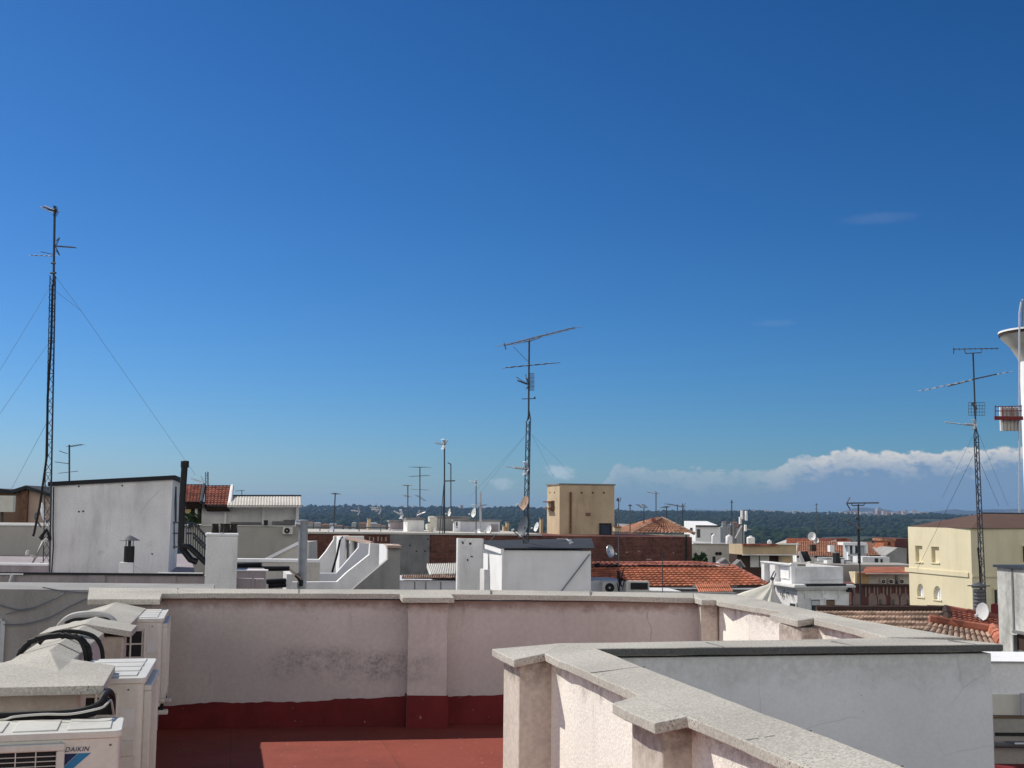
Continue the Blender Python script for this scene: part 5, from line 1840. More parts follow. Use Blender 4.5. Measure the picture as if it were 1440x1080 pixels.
# canvas awning in front of it
dA = 42
aw_ = thing('canvas_awning', 'cream canvas awning drawn up to a peak before the ornate white building', 'awning', P(1070, 860, dA))
pk_ = P(1086.5, 816, dA)
m = MB()
prof_l = [(1008, 847, 0), (1028, 839, 0), (1045, 832.5, .1), (1063, 827, .1), (1079, 822, 0), (1086, 816, 0)]
prof_r = [(1112, 866, -.4), (1104, 856, -.4), (1098, 846, -.3), (1092, 835.5, -.2), (1088.4, 825, -.1), (1087, 816, 0)]
K, J = 6, 26
g_ = []
for k in range(K):
    lft, rgt_ = P(prof_l[k][0], prof_l[k][1], dA + prof_l[k][2]), P(prof_r[k][0], prof_r[k][1], dA + prof_r[k][2])
    rad = (rgt_ - lft).length
    row = []
    for j in range(J + 1):
        f = j / J
        th = math.pi * f
        bulge = math.sin(th) * rad * .38
        fold = math.sin(f * math.pi * 7) * .045 * rad * math.sin(th)
        p = lft.lerp(rgt_, f) + Vector((0, -bulge * .9 - fold, -.35 * math.sin(th) * (1 - k / (K - 1)) * 1.4))
        row.append(p)
    g_.append(row)
m.v = [tuple(p) for r_ in g_ for p in r_]
m.f = [(k * (J + 1) + j, k * (J + 1) + j + 1, (k + 1) * (J + 1) + j + 1, (k + 1) * (J + 1) + j) for k in range(K - 1) for j in range(J)]
m.m = [0] * len(m.f)
o = m.build('canvas', M['cloth'], aw_, smooth=True)
md = o.modifiers.new('cloth', 'SOLIDIFY')
md.thickness = .02
MB().tube([pk_ + Vector((0, .05, .1)), pk_ + Vector((0, .05, -6))], .04, 8).build('pole', M['steel'], aw_)
MB().tube([P(1083, 815, dA), P(1089, 803, dA)], .025, 6).tube([P(1085, 822, dA), P(1091, 806, dA)], .02, 6).build('rope', M['wire'], aw_)
tag(MB().obox(P(1015, 870, 43.2), X1, 3.0, 1.2, -20, P(1060, 846, 43.2).z - .45).build('terrace_wall', M['grey_dark']), 'dark terrace wall under the cream canvas awning', 'wall')

# far tiled houses on the right
def tiled_house(xa, xb, ye, yr, d, dep, mat, wall, label, yb=800, grp='tiled houses below the wood', rows=10, cols=24, slope_r=0, slope_l=0, u=X1):
    a, b = P(xa, ye, d), P(xb, ye, d)
    c, e = P(xb - slope_r, yr, d + dep), P(xa + slope_l, yr, d + dep)
    t = thing('tiled_house', label, 'house', ((a.x + b.x) / 2, d, -20), grp)
    m = MB()
    tile_roof(m, a, b, c, e, rows, cols, .1, .06, 3)
    m.build('tiled_roof', M[mat], t)
    m = MB()
    a2, b2, c2, e2 = (p.copy() for p in (a, b, c, e))
    back = [c + Vector((0, dep, a.z - c.z)), e + Vector((0, dep, a.z - c.z))]
    pts = [a2, b2, c2, e2] + back
    pts = [p - UP * .12 + Vector((0, .3 if i < 2 else 0, 0)) for i, p in enumerate(pts)]
    m.add(pts + [Vector((p.x, p.y, -20)) for p in (pts[0], pts[1], pts[4], pts[5])],
          [(0, 1, 7, 6), (1, 2, 4, 8, 7), (4, 5, 9, 8), (5, 3, 0, 6, 9), (2, 3, 5, 4)])
    m.build('wall', M[wall], t)
    return t, a, b


t, a, b = tiled_house(1106, 1150, 767, 757.5, 175, 8, 'tile_red', 'beige', 'orange tiled roof farthest back, below the edge of the wood')
t, a, b = tiled_house(1121, 1197, 783, 762, 140, 12, 'tile_brown', 'white', 'wide brown tiled house with small chimneys, left of the white glazed dormer')
for i, (x_, y0, y1) in enumerate(((1145, 766, 775), (1170.5, 767, 776))):
    q = P(x_, y1, 139)
    hh = P(x_, y0, 139)
    m = MB()
    m.box(q.x - .25, q.x + .25, 139, 139.6, q.z, hh.z)
    m.build('chimney', M['white_clean'] if i else M['wood_dark'], t)
C_ = P(1148, 783, 139.2)
m = MB()
m.on(C_, X1, 1150, 783, 1194, 789, 0, .2)
m.build('ledge', M['white_clean'], t)
t, a, b = tiled_house(1192, 1226, 779, 762.5, 158, 9, 'tile_brown', 'beige', 'brown tiled roof showing between the white dormer posts')
t, a, b = tiled_house(1146, 1196, 768, 757.5, 172, 8, 'tile_rose', 'white', 'dull red tiled roof rising behind the wide brown tiled house')
t, a, b = tiled_house(1176, 1192, 764, 757.5, 165, 6, 'tile_rose', 'pink', 'small dull red tiled roof behind the white glazed dormer')
t, a, b = tiled_house(1214, 1268, 782, 764.5, 135, 10, 'tile_brown', 'beige', 'brown tiled house with a grey gable, left of the orange brick stack', slope_r=14)
m = MB()
Cg = P(1247, 790, 133)
q = [P(1246, 797, 133), P(1275, 797, 133), P(1275, 771, 133), P(1262, 770, 133), P(1246, 781, 133)]
m.sheet(q, Vector((0, 8, 0)))
m.build('gable_wall', M['grey_render'], t)
gd = thing('glazed_dormer', 'white glazed dormer with square posts between the two brown tiled houses', 'dormer', P(1205, 795, 132))
Cd = P(1191, 766, 132)
m = MB()
for a, b, y0, y1 in ((1191.5, 1194.5, 768, 790), (1199, 1201.5, 767, 778), (1207, 1208.5, 767, 790), (1216, 1219.5, 766, 778), (1191.5, 1208, 780, 782)):
    m.on(Cd, X1, a, y0, b, y1, 0, .3)
m.build('post', M['white_clean'], gd)
m = MB()
s_, _ = hit(1218, 765, Cd, X1)
m.obox(P(1186, 763.5, 131.6), X1, s_ + .5, 1.3, P(1190, 766.5, 132).z, P(1190, 762.5, 132).z)
m.build('roof', M['white_clean'], gd)
m = MB()
m.obox(Cd + Vector((.1, .3, 0)), X1, s_, .9, -20, P(1190, 767, 132).z)
m.build('wall', M['shutter'], gd)
MB().on(Cd, X1, 1201.6, 768, 1207, 778, -.25, .05).on(Cd, X1, 1194.6, 768, 1199, 779, -.25, .05).build('pane', M['glass'], gd)
m = MB()
Cw = P(1216, 783, 128)
m.on(Cw, X1, 1205, 782, 1243, 800, 0, 2)
wt = m.build('white_wall', M['white'])
tag(wt, 'white roof terrace wall with dark openings below the brown tiled houses', 'wall')
m = MB()
m.on(Cw, X1, 1222, 784, 1227, 792, 2.0, .04).on(Cw, X1, 1230, 785, 1233, 792, 2.0, .04)
m.build('opening', M['glass'], wt)
m = MB()
q0, q1 = P(1242.5, 768, 138), P(1257.5, 757.5, 138)
m.box(q0.x, q1.x, 138, 140, q0.z - 2, q1.z)
m.k = 1
m.box(q0.x - .15, q1.x + .15, 137.85, 140.15, q1.z - .25, q1.z)
m.k = 2
m.on(P(1242, 760, 138), X1, 1249, 762.5, 1252, 766.5, 0, .05)
tag(m.build('brick_stack', [M['tile_red'], M['tile_brown'], M['wood_dark']]), 'orange brick stack with a dark hole left of the yellow building', 'chimney')
m = MB()
m.prism([(P(1258, 758, 142).x, 142), (P(1284, 758, 142).x, 142), (P(1284, 758, 142).x, 150), (P(1258, 758, 142).x, 150)], -20, P(1265, 757.5, 142).z)
tag(m.build('brown_block', M['maroon']), 'dark red-brown block between the orange stack and the yellow building', 'building')
dish(P(1141.5, 754, 150), (-.5, -.8, .3), .55, 'pale round satellite dish above the orange far roof, left of its smaller neighbour', foot=P(1141.5, 764, 150))
dish(P(1147.5, 760, 150), (-.4, -.85, .3), .40, 'smaller white satellite dish just right of the pale round one', foot=P(1147.5, 766, 150))
so_ = thing('solar_panel', 'dark tilted solar panel with a bright white side above the ornate building', 'solar panel', P(1132, 791, 100))
q = [P(1140.5, 789, 100), P(1134, 775, 100), P(1124.5, 776, 101), P(1128.5, 791, 101)]
m = MB()
m.sheet(q[::-1], Vector((.15, .35, 0)))
m.build('panel', M['bitumen'], so_)
m = MB()
m.sheet([P(1123, 776.5, 100.6), P(1125.5, 775.2, 100.6), P(1132, 790.5, 100.6), P(1126, 791.5, 100.6)], Vector((.05, .3, 0)))
m.build('frame', M['white_clean'], so_)
# small rooftop bits behind the ornate building
bits = [(1139, 1145, 783, 791, 'beige', 'cream'), (1163, 1169, 786.5, 793, 'white_clean', 'white'), (1176, 1181, 778, 790, 'black', 'black'), (1183, 1187, 786, 793, 'white_clean', 'white'), (1190, 1197, 789, 793, 'white_clean', 'white')]
lbs = ['small cream hutch beside the dark solar panel', 'small white hutch in the middle of the roof behind the ornate building', 'black upright vent behind the ornate building roof', 'small white box right of the black vent', 'flat white box rightmost on the roof behind the ornate building']
for (xa, xb, y0, y1, mt_, _), lb_ in zip(bits, lbs):
    a, b = P(xa, y1, 104), P(xb, y0, 104)
    m = MB()
    m.box(a.x, b.x, 104, 104.6, a.z - 1, b.z)
    m.k = 1
    m.box(a.x - .05, b.x + .05, 103.95, 104.65, b.z, b.z + .07)
    tag(m.build('roof_box', [M[mt_], M['grey_dark']]), lb_, 'box')
mr = MB()
mr.prism([(P(1121, 792, 102).x, 102), (P(1290, 792, 102).x, 102), (P(1290, 792, 102).x, 107), (P(1121, 792, 102).x, 107)], -20, P(1200, 794, 102).z)
tag(mr.build('flat_roof_building', M['beige_grey']), 'long flat-roofed building behind the ornate white building', 'building')

# maroon-fronted building with the orange strip roof
dM = 96
C = P(1197, 826, dM)
mb_ = thing('maroon_building', 'maroon building with pale pilasters, balconies and an orange strip roof', 'building', P(1235, 860, dM))
s_, _ = hit(1295, 826, C, X1)
MB().obox(C, X1, s_, 5, -20, P(1235, 823, dM).z).build('wall', M['maroon'], mb_)
m = MB()
for i, x_ in enumerate((1200, 1208.5, 1216, 1221, 1228, 1232.5, 1241, 1246, 1251, 1259, 1264, 1272)):
    m.on(C, X1, x_, 824.5, x_ + 2.2, 835 + (i % 3) * 2, 0, .1)
m.build('pilaster', M['pink'], mb_)
for x_ in (1205, 1227, 1240, 1258, 1272):
    sA, zA = hit(x_ - 6, 842, C, X1)
    sB, _ = hit(x_ + 6, 842, C, X1)
    n_ = 10
    pts = [C + X1 * (sA + (sB - sA) * (.5 + .5 * math.cos(math.pi * k / n_))) + UP * (zA - C.z + math.sin(math.pi * k / n_) * .45) - Vector((0, .06, 0)) for k in range(n_ + 1)]
    pts = [Vector((pts[0].x, pts[0].y, -20))] + pts + [Vector((pts[-1].x, pts[-1].y, -20))]
    m = MB()
    m.sheet(pts, Vector((0, .05, 0)))
    m.build('arch_panel', M['pink'], mb_)
for x_ in (1191.5, 1236.5, 1254.5, 1275):
    MB().on(C, X1, x_, 843, x_ + 3.2, 860, .06, .05).build('balcony_door', M['glass'], mb_)
m = MB()
for xa, xb in ((1186, 1216), (1230, 1262), (1268, 1284)):
    for y_ in (850, 852, 854.5):
        sA, zA = hit(xa, y_, C, X1)
        sB, _ = hit(xb, y_, C, X1)
        m.tube([C + X1 * sA + UP * (zA - C.z) - Vector((0, .5, 0)), C + X1 * sB + UP * (zA - C.z) - Vector((0, .5, 0))], .025, 4)
m.build('balcony_rail', M['black'], mb_)
m = MB()
m.on(C, X1, 1195, 820.5, 1300, 824, .0, .5)
m.build('eave', M['wood_dark'], mb_)
Cu = C + Vector((0, 2.5, 0))
m = MB()
m.on(Cu, X1, 1203, 804, 1296, 822, 0, .5)
m.build('upper_wall', M['beige'], mb_)
MB().on(Cu, X1, 1203, 804.5, 1219, 822, .5, .04).build('ochre_wall', M['ochre'], mb_)
m = MB()
c0 = P(1202.5, 803.5, dM + 1.6)
m.sheet([P(1193.5, 803.5, dM + 4.5), P(1202.5, 803.5, dM + 1.6), P(1202.5, 822, dM + 1.6), P(1198.5, 822, dM + 4.5)][::-1], Vector((.2, .1, 0)))
m.build('side_wall', M['yellow'], mb_)
m = MB()
m.slab([P(1212, 805.5, dM + 1.2), P(1297, 805, dM + 1.2), P(1297, 797, dM + 5.5), P(1218, 797, dM + 5.5)], .15)
m.build('strip_roof', M['orange_roof'], mb_)
MB().on(Cu, X1, 1210, 804.8, 1297, 806.5, 1.4, .05).build('gutter', M['white'], mb_)
m = MB()
for a, b in ((1256, 1259),):
    m.on(Cu, X1, a, 807, b, 822, .5, .06)
m.build('window', M['glass'], mb_)
for i, x_ in enumerate((1235.5, 1246, 1261)):
    far_ac(Cu, X1, x_, 813.5, x_ + 6.5, 820.5, ['small white air conditioner, leftmost of three under the orange strip roof', 'small white air conditioner, middle of three under the orange strip roof', 'small white air conditioner, rightmost of three under the orange strip roof'][i], 'small air conditioners under the orange strip roof', .5)

# near tile roofs, lower right
dt = 27
rt = thing('old_tile_roof', 'weathered pale tiled roof with dark rows and a black ridge, lower right', 'roof', P(1240, 900, dt))
a, b, c, e = P(1130, 893, dt), P(1338, 896, dt), P(1330, 858.5, dt + 1.7), P(1148, 858.5, dt + 1.7)
m = MB()
tile_roof(m, a, b, c, e, 5, 34, .012, .06)
m.build('tiled_roof', M['tile_old'], rt)
m = MB()
ridge_tiles(m, e + UP * .03, c + UP * .03, .09)
ridge_tiles(m, b + UP * .06, c + UP * .03, .10)
m.build('ridge_tile', M['wood_dark'], rt)
m = MB()
m.prism([(a.x, a.y + .3), (b.x, b.y + .3), (c.x, c.y), (e.x, e.y)], -20, a.z - .2)
m.build('wall', M['brown_wall'], rt)
rr_ = thing('red_tile_roof', 'dull red tiled roof sloping down right of the weathered pale one', 'roof', P(1370, 890, 30))
a, b, c, e = P(1335, 881, 29.2), P(1420, 890, 29.0), P(1420, 872, 30.3), P(1331, 857.5, 30.6)
m = MB()
tile_roof(m, a, b, c, e, 7, 12, .022, .035)
m.build('tiled_roof', M['tile_rose'], rr_)
m = MB()
ridge_tiles(m, e + UP * .03, c + UP * .03, .08)
m.build('ridge_tile', M['tile_pink'], rr_)
m = MB()
m.prism([(a.x, a.y + .2), (b.x, b.y + .2), (c.x, c.y), (e.x, e.y)], -20, a.z - .25)
m.build('wall', M['black'], rr_)
rf_ = thing('ridged_tile_roof', 'pink and cream ridged tile roof nearest the corner of the coping', 'roof', P(1350, 910, 22))
a, b, c, e = P(1290, 897, 20.5), P(1420, 925, 20.3), P(1397, 890, 21.4), P(1307, 875.5, 21.6)
m = MB()
tile_roof(m, a, b, c, e, 3, 13, .035, .025)
m.build('tiled_roof', M['tile_old'], rf_)
m = MB()
ridge_tiles(m, e + UP * .05, c + UP * .05, .09, .3)
ridge_tiles(m, b + UP * .1, c + UP * .05, .12, .3)
ridge_tiles(m, P(1440, 900, 21.2), c + UP * .05, .10, .3)
m.build('ridge_tile', M['tile_ridge'], rf_)
m = MB()
c9 = P(1440, 900, 21.2)
tile_roof(m, b, P(1470, 930, 20.5), c9, c, 3, 6, .05, .03)
m.build('side_slope', M['tile_brown'], rf_)
m = MB()
m.prism([(a.x, a.y + .2), (b.x, b.y + .2), (c9.x, c9.y), (c.x, c.y), (e.x, e.y)], -20, b.z - .3)
m.build('wall', M['brown_wall'], rf_)
mast(1207, 709, 880, 33, 'aerial pole with a level boom and V-shaped reflector before the maroon building', [
    ('boom', 1191, 707.5, 1236, 707, 9, .5, .15, .02), ('vref', 1190.5, 708, .28, -1), ('bar', 1197, 708, 1199, 711, .014), ('bar', 1199, 711, 1215, 710.5, .014), ('bar', 1215, 710.5, 1216, 707, .014),
    ('boom', 1190.5, 732.5, 1211, 744, 7, .3, .15, .014), ('bar', 1203, 728, 1207, 730, .03), ('bar', 1205, 736, 1203, 751, .014), ('bar', 1209, 742, 1213, 745, .02), ('lattice', 1208.5, 792, 1207.3, 744, .06, .014)], r=.022, px1=1211)

# yellow corner building
dY = 80
yb_ = thing('yellow_building', 'pale yellow corner building with a brown hipped roof and two arched windows', 'building', P(1366, 890, dY))
cor = P(1368.5, 743, dY)
Cq_, w9_, l9_ = corner(1368.5, 743, dY, 1500, 1280.3)
fl_ = cor + E2 * l9_
fr_ = cor + E1 * w9_
uL = Vector((cor.x - fl_.x, cor.y - fl_.y, 0)).normalized()
uR_ = Vector((fr_.x - cor.x, fr_.y - cor.y, 0)).normalized()
zy = cor.z
bkp = Vector((fl_.x + fr_.x - cor.x, fl_.y + fr_.y - cor.y, 0))
MB().prism([(fl_.x, fl_.y), (cor.x, cor.y), (fr_.x, fr_.y), (bkp.x, bkp.y)], -20, zy).build('wall', M['yellow'], yb_)
CL = Vector((fl_.x, fl_.y, 0))
CR = Vector((cor.x, cor.y, 0))
nL = Vector((uL.y, -uL.x, 0))
TH = .20


def lay(m, s0, s1, z0, z1):                  # a piece of the sunlit front skin, so the windows sit in real recesses
    return m.obox(CL + uL * s0 + nL * TH, uL, s1 - s0, TH - .002, z0, z1)


def sspan(a, b, y0, y1):
    ym_ = (y0 + y1) / 2
    s0, _ = hit(a, ym_, CL, uL)
    s1, _ = hit(b, ym_, CL, uL)
    xm_ = (a + b) / 2
    return s0, s1, hit(xm_, y1, CL, uL)[1], hit(xm_, y0, CL, uL)[1]


up = [sspan(1290.8, 1300.8, 767.5, 790), sspan(1313.5, 1324.3, 769, 791)]
dn = [sspan(1293.2, 1302.7, 821, 839), sspan(1316.3, 1327, 824, 843)]
sE = (cor - fl_).length
zmid = hit(1310, 806, CL, uL)[1]
fs = MB()
for row, lo_, hi_ in ((up, zmid, zy), (dn, -20, zmid)):
    e_s = [0, row[0][0], row[0][1], row[1][0], row[1][1], sE]
    lay(fs, e_s[0], e_s[1], lo_, hi_)
    lay(fs, e_s[2], e_s[3], lo_, hi_)
    lay(fs, e_s[4], e_s[5], lo_, hi_)
    for w_ in row:
        lay(fs, w_[0], w_[1], lo_, w_[2])
        if row is up:
            lay(fs, w_[0], w_[1], w_[3], hi_)
        else:
            r_ = (w_[1] - w_[0]) / 2
            zs = w_[3] - r_ * 1.25
            lay(fs, w_[0], w_[1], w_[3] + .02, hi_)
            arc = [CL + uL * (w_[0] + r_ - r_ * math.cos(math.pi * k / 12)) + UP * (zs + r_ * 1.25 * math.sin(math.pi * k / 12)) for k in range(13)]
            for k in range(12):
                p, q = arc[k], arc[k + 1]
                t_ = [Vector((p.x, p.y, w_[3] + .02)), Vector((q.x, q.y, w_[3] + .02))]
                fs.sheet([p + nL * TH, q + nL * TH, t_[1] + nL * TH, t_[0] + nL * TH], -nL * (TH - .002))
fs.build('front_skin', M['yellow'], yb_)
for w_ in up:
    MB().obox(CL + uL * (w_[0] - .06) + nL * (TH + .06), uL, w_[1] - w_[0] + .12, .06, w_[2] - .09, w_[2] - .002).build('sill', M['yellow'], yb_)
    MB().obox(CL + uL * w_[0] + nL * .012, uL, w_[1] - w_[0], .008, w_[2], w_[3]).build('blind_window', M['yellow'], yb_)
for w_ in dn:
    MB().obox(CL + uL * w_[0] + nL * .012, uL, w_[1] - w_[0], .008, w_[2], w_[3]).build('arched_window', M['white_clean'], yb_)
    m = MB()
    m.obox(CL + uL * ((w_[0] + w_[1]) / 2 - .02) + nL * .03, uL, .04, .015, w_[2], w_[3])
    m.obox(CL + uL * w_[0] + nL * .03, uL, w_[1] - w_[0], .015, w_[2], w_[2] + .05)
    m.build('window_bar', M['shutter'], yb_)
    MB().obox(CL + uL * (w_[0] - .06) + nL * (TH + .06), uL, w_[1] - w_[0] + .12, .06, w_[2] - .09, w_[2] - .002).build('sill', M['yellow'], yb_)
m = MB()
m.on(CL, uL, 1277, 803.6, 1366, 805.2, TH, .07)
m.on(CR, uR_, 1366, 809, 1480, 811.5, 0, .12)
m.build('string_course', M['yellow'], yb_)
for a, b, y0, y1 in ((1437.5, 1446, 768, 790), (1397.5, 1402, 829, 852)):
    MB().on(CR, uR_, a, y0, b, y1, 0, .05).build('window', M['glass'], yb_)
    MB().on(CR, uR_, a - 1.2, y0 - 1.5, b + 1.2, y0, 0, .12).on(CR, uR_, a - 1.2, y0, a, y1, 0, .1).build('window_frame', M['yellow'], yb_)
ov = .34
e1_, e2_, e3_ = fl_ - uL * ov, cor + (uL - uR_) * ov, fr_ + uR_ * ov
for p in (e1_, e2_, e3_):
    p.z = zy + .02
rg1, rg2 = P(1381, 722, dY + 5.2), P(1381, 722, dY + 5.2) + E1 * 12
e4_ = Vector((bkp.x, bkp.y, zy))
m = MB()
m.add([e1_, e2_, e3_, e4_, rg1, rg2], [(0, 1, 4), (1, 2, 5, 4), (2, 3, 5), (3, 0, 4, 5), (3, 2, 1, 0)])
m.build('roof', M['roof_brown'], yb_)
m = MB()
m.tube([rg1, rg2], .08, 6)
m.build('ridge_cap', M['steel_dark'], yb_)

# white tower with a flared head, right edge
dQ = 92
tw_ = thing('white_tower', 'white tower with a flared dark-rimmed head and red platform at the right edge', 'tower', (P(1466, 760, dQ).x, dQ, -20))
cx_ = P(1466, 500, dQ)
rad_ = lambda px: (P(1466, 500, dQ) - P(px, 500, dQ)).x
zq = lambda y: P(1440, y, dQ).z
base = Vector((cx_.x, dQ, 0))
MB().lathe(base, [(rad_(1436), -20), (rad_(1436), zq(508))], 32).build('shaft', M['white_clean'], tw_, smooth=True)
MB().lathe(base, [(rad_(1435.5), zq(508)), (rad_(1431.5), zq(500)), (rad_(1424), zq(487)), (rad_(1412), zq(474.5)), (rad_(1410.5), zq(471.5))], 32).build('flared_head', M['beige'], tw_, smooth=True)
MB().lathe(base, [(0, zq(471.5)), (rad_(1409.5), zq(471.5)), (rad_(1409.5), zq(468)), (0, zq(468))], 32).build('rim', M['wood_dark'], tw_, smooth=True)
MB().lathe(base, [(0, zq(468)), (rad_(1408.5), zq(468)), (rad_(1408.8), zq(465.5)), (0, zq(463))], 32).build('roof', M['white_clean'], tw_, smooth=True)
MB().tube([P(1433.5, 740, dQ - 2.2), P(1433.5, 440, dQ - 2.2), P(1436, 425, dQ - 2.2), P(1438, 421, dQ - 2.2)], .07, 8).build('cable', M['alu'], tw_, smooth=True)
MB().tube([P(1437, 466, dQ - 1), P(1438.5, 424, dQ - 1)], .04, 6).build('lightning_rod', M['steel'], tw_)
pf = thing('antenna_platform', 'red railed platform with ribbed pale panels bracketed to the white tower', 'platform', P(1418, 606, dQ - 2))
Cp = P(1399, 590, dQ - 2.2)
m = MB()
m.on(Cp, X1, 1399, 585.5, 1437, 591, 0, .25)
m.build('band', M['red_paint'], pf)
m = MB()
for a, b in (((1399.5, 570), (1399.5, 590)), ((1399.5, 572), (1437, 571)), ((1399.5, 578), (1437, 577.5)), ((1436, 570), (1436, 590)), ((1410, 572), (1410, 590)), ((1423, 571), (1423, 590))):
    m.tube([P(*a, dQ - 2.4), P(*b, dQ - 2.4)], .035, 6)
m.build('railing', M['red_paint'], pf)
for i in range(6):
    xa = 1406.5 + i * 4.9
    c = P(xa + 2.2, 606, dQ - 1.9)
    MB().lathe(c, [(0, 0), (.12, 0), (.12, 1.78), (0, 1.8)], 10).build('panel_antenna', M['beige'] if i else M['white_clean'], pf, smooth=True)

# guyed lattice mast on the right with its dish and flue
mast(1368.3, 496, 600, 31, 'guyed lattice mast with long level and slanted booms before the yellow building', [
    ('lattice', 1384.5, 892, 1372.5, 611, .13, .014), ('leg', 1370.5, 611, 1371.6, 600, 0), ('leg', 1374.5, 611, 1372, 600, 0),
    ('boom', 1340, 491, 1404, 490, 9, .5, .2, .012), ('bar', 1341, 489, 1341, 498, .014), ('bar', 1356, 491.5, 1358, 497, .012), ('bar', 1358, 497, 1380, 496, .012), ('bar', 1380, 496, 1381, 490.5, .012),
    ('wboom', 1296, 549.5, 1420, 522.5, 13, .35, -.8, .010), ('bar', 1333, 543, 1368, 534, .016), ('bar', 1368, 533.5, 1402, 526, .016),
    ('grid', 1362, 566, 1385, 584), ('uhf', 1371, 597, (-.95, -.2, .05), .3, .014), ('wboom', 1371, 599, 1329, 593.5, 10, .16, .12, .014),
    ('bar', 1367, 566, 1373, 576, .04),
    ('guy', 1369, 612, 1325, 700, 6), ('guy', 1369, 640, 1290, 800, 9, .005), ('guy', 1377, 612, 1418, 712, 6), ('guy', 1374, 640, 1405, 712, 6, .005), ('cable', [(1375, 770), (1378, 800), (1379, 830), (1383, 860)])],
    r=.022, px1=1372)
fp = thing('ribbed_flue', 'ribbed grey flue with a flat cap behind the oval white dish', 'flue', P(1379, 890, 30.5))
q = P(1378.5, 890, 30.5)
hh = P(1378.5, 829, 30.5).z - q.z
MB().lathe(q, [(0, 0)] + [(.135 + (.012 if k % 2 else 0), hh * k / 24) for k in range(25)] + [(0, hh)], 18).build('pipe', M['steel'], fp)
MB().lathe(q, [(0, hh + .04), (.17, hh + .04), (.18, hh + .1), (.06, hh + .17), (0, hh + .18)], 18).build('cap', M['steel'], fp, smooth=True)
MB().tube([q + UP * (hh + .09) - X1 * .28, q + UP * (hh + .09) + X1 * .28], .015, 6).build('bar', M['steel'], fp)
dish(P(1381.2, 860, 29.8), (-.89, -.43, .1), .215, 'oval white satellite dish before the ribbed grey flue, lower right', deep=.1, foot=P(1381, 885, 30.1), pole_r=.03)
m = MB()
q = [P(1393, 877, 31.5), P(1404, 879, 31.5), P(1404, 851, 31.5), P(1399, 848.5, 31.5), P(1393.5, 850, 31.5)]
m.sheet(q, Vector((.05, .12, 0)))
tag(m.build('metal_sheet', M['maroon_sheet']), 'maroon metal sheet between the oval dish and the concrete wall', 'panel')

# rough concrete block and white terrace at the right edge
dU = 13.2
cb_ = thing('concrete_block', 'mottled light concrete block with a dark opening at the right edge', 'building', P(1404, 920, dU))
C = P(1402, 798, dU)
uC = -E2
MB().obox(C, uC, 2.2, 4.5, -20, C.z).build('wall', M['concrete_raw'], cb_)
MB().obox(C - uC * .03 - E1 * .03, uC, 2.26, 4.6, C.z + .003, C.z + .03).build('coping', M['steel_dark'], cb_)
MB().on(C, uC, 1431.5, 892, 1470, 920, .0, .012).build('opening', M['wood_dark'], cb_)
MB().on(C, uC, 1429.5, 890, 1470, 892.5, 0, .05).on(C, uC, 1429.5, 892.5, 1432, 920, 0, .05).build('window_frame', M['grey_dark'], cb_)
MB().on(C, uC, 1424.5, 800, 1425.3, 890, 0, .006).build('crack', M['grey_dark'], cb_)
dwt = 8.6
wt_ = thing('white_terrace', 'white neighbouring terrace wall with a grey pipe, right of the light well', 'terrace wall', P(1400, 1080, dwt))
C = P(1380, 931, dwt)
s_, _ = hit(1520, 931, C, X1)
zq1 = P(1420, 930, dwt).z
MB().obox(C, X1, s_, .62, -8, zq1).build('wall', M['white_clean'], wt_)
MB().on(C, X1, 1380, 976, 1520, 1006, 0, .012).build('lower_band', M['cloth'], wt_)
MB().on(C, X1, 1380, 929.5, 1520, 931.5, 0, .03).build('coping', M['grey_render'], wt_)
MB().on(C, X1, 1380, 1005.5, 1520, 1008.5, 0, .06).build('ledge', M['brown_wall'], wt_)
MB().on(C, X1, 1380, 1008.5, 1520, 1090, 0, .04).build('base', M['beige_grey'], wt_)
MB().on(C, X1, 1396.5, 1028.5, 1520, 1034, .04, .012).build('slot', M['black'], wt_)
MB().tube([P(1397, 1047, dwt - .1), P(1520, 1048, dwt - .1)], .022, 10).build('pipe', M['steel'], wt_, smooth=True)
MB().tube([P(1427, 1045.5, dwt - .14), P(1520, 1045.5, dwt - .14)], .006, 6).build('pipe_strip', M['white_clean'], wt_, smooth=True)
MB().on(C, X1, 1398, 1072, 1520, 1100, .04, .2).build('step', M['maroon_sheet'], wt_)
MB().tube([P(1438, 975, dwt - .06), P(1438.5, 1005, dwt - .06)], .02, 8).build('drain_pipe', M['alu'], wt_, smooth=True)
pt = MB()
pt.prism([(.5, .5), (3.4, .5), (3.4, 8.6), (2.26, 8.6), (2.26, 5.75), (.5, 5.45)], -7, -3.2)
tag(pt.build('well_floor', M['beige']), kind='structure')
# ================================================================== ground, forest, far town, air, sky
def ss(a, b, x):
    t = np.clip((x - a) / (b - a), 0, 1)
    return t * t * (3 - 2 * t)


RID = [(-.6, 21), (-.35, 24), (-.17, 19), (0, 19), (.11, 16), (.22, 14), (.31, 9), (.42, 5), (.7, 5)]


def ridge_h(az):
    return np.interp(az, [a for a, _ in RID], [b for _, b in RID])


def ground_z(r, az):
    z = -20 - 24 * ss(330, 900, r)
    rid = ridge_h(az) - 9 + 2.2 * np.sin(az * 41) + 1.6 * np.sin(az * 97 + 1)
    z = z + (rid + 44) * ss(1500, 5100, r) * (1 - ss(5600, 8000, r)) - 6 * ss(5600, 8000, r)
    hum = (3.5 * np.sin(r / 310 + az * 9) + 2.5 * np.sin(r / 170 - az * 23)) * ss(900, 1500, r) * (1 - ss(5500, 7000, r))
    return z + hum


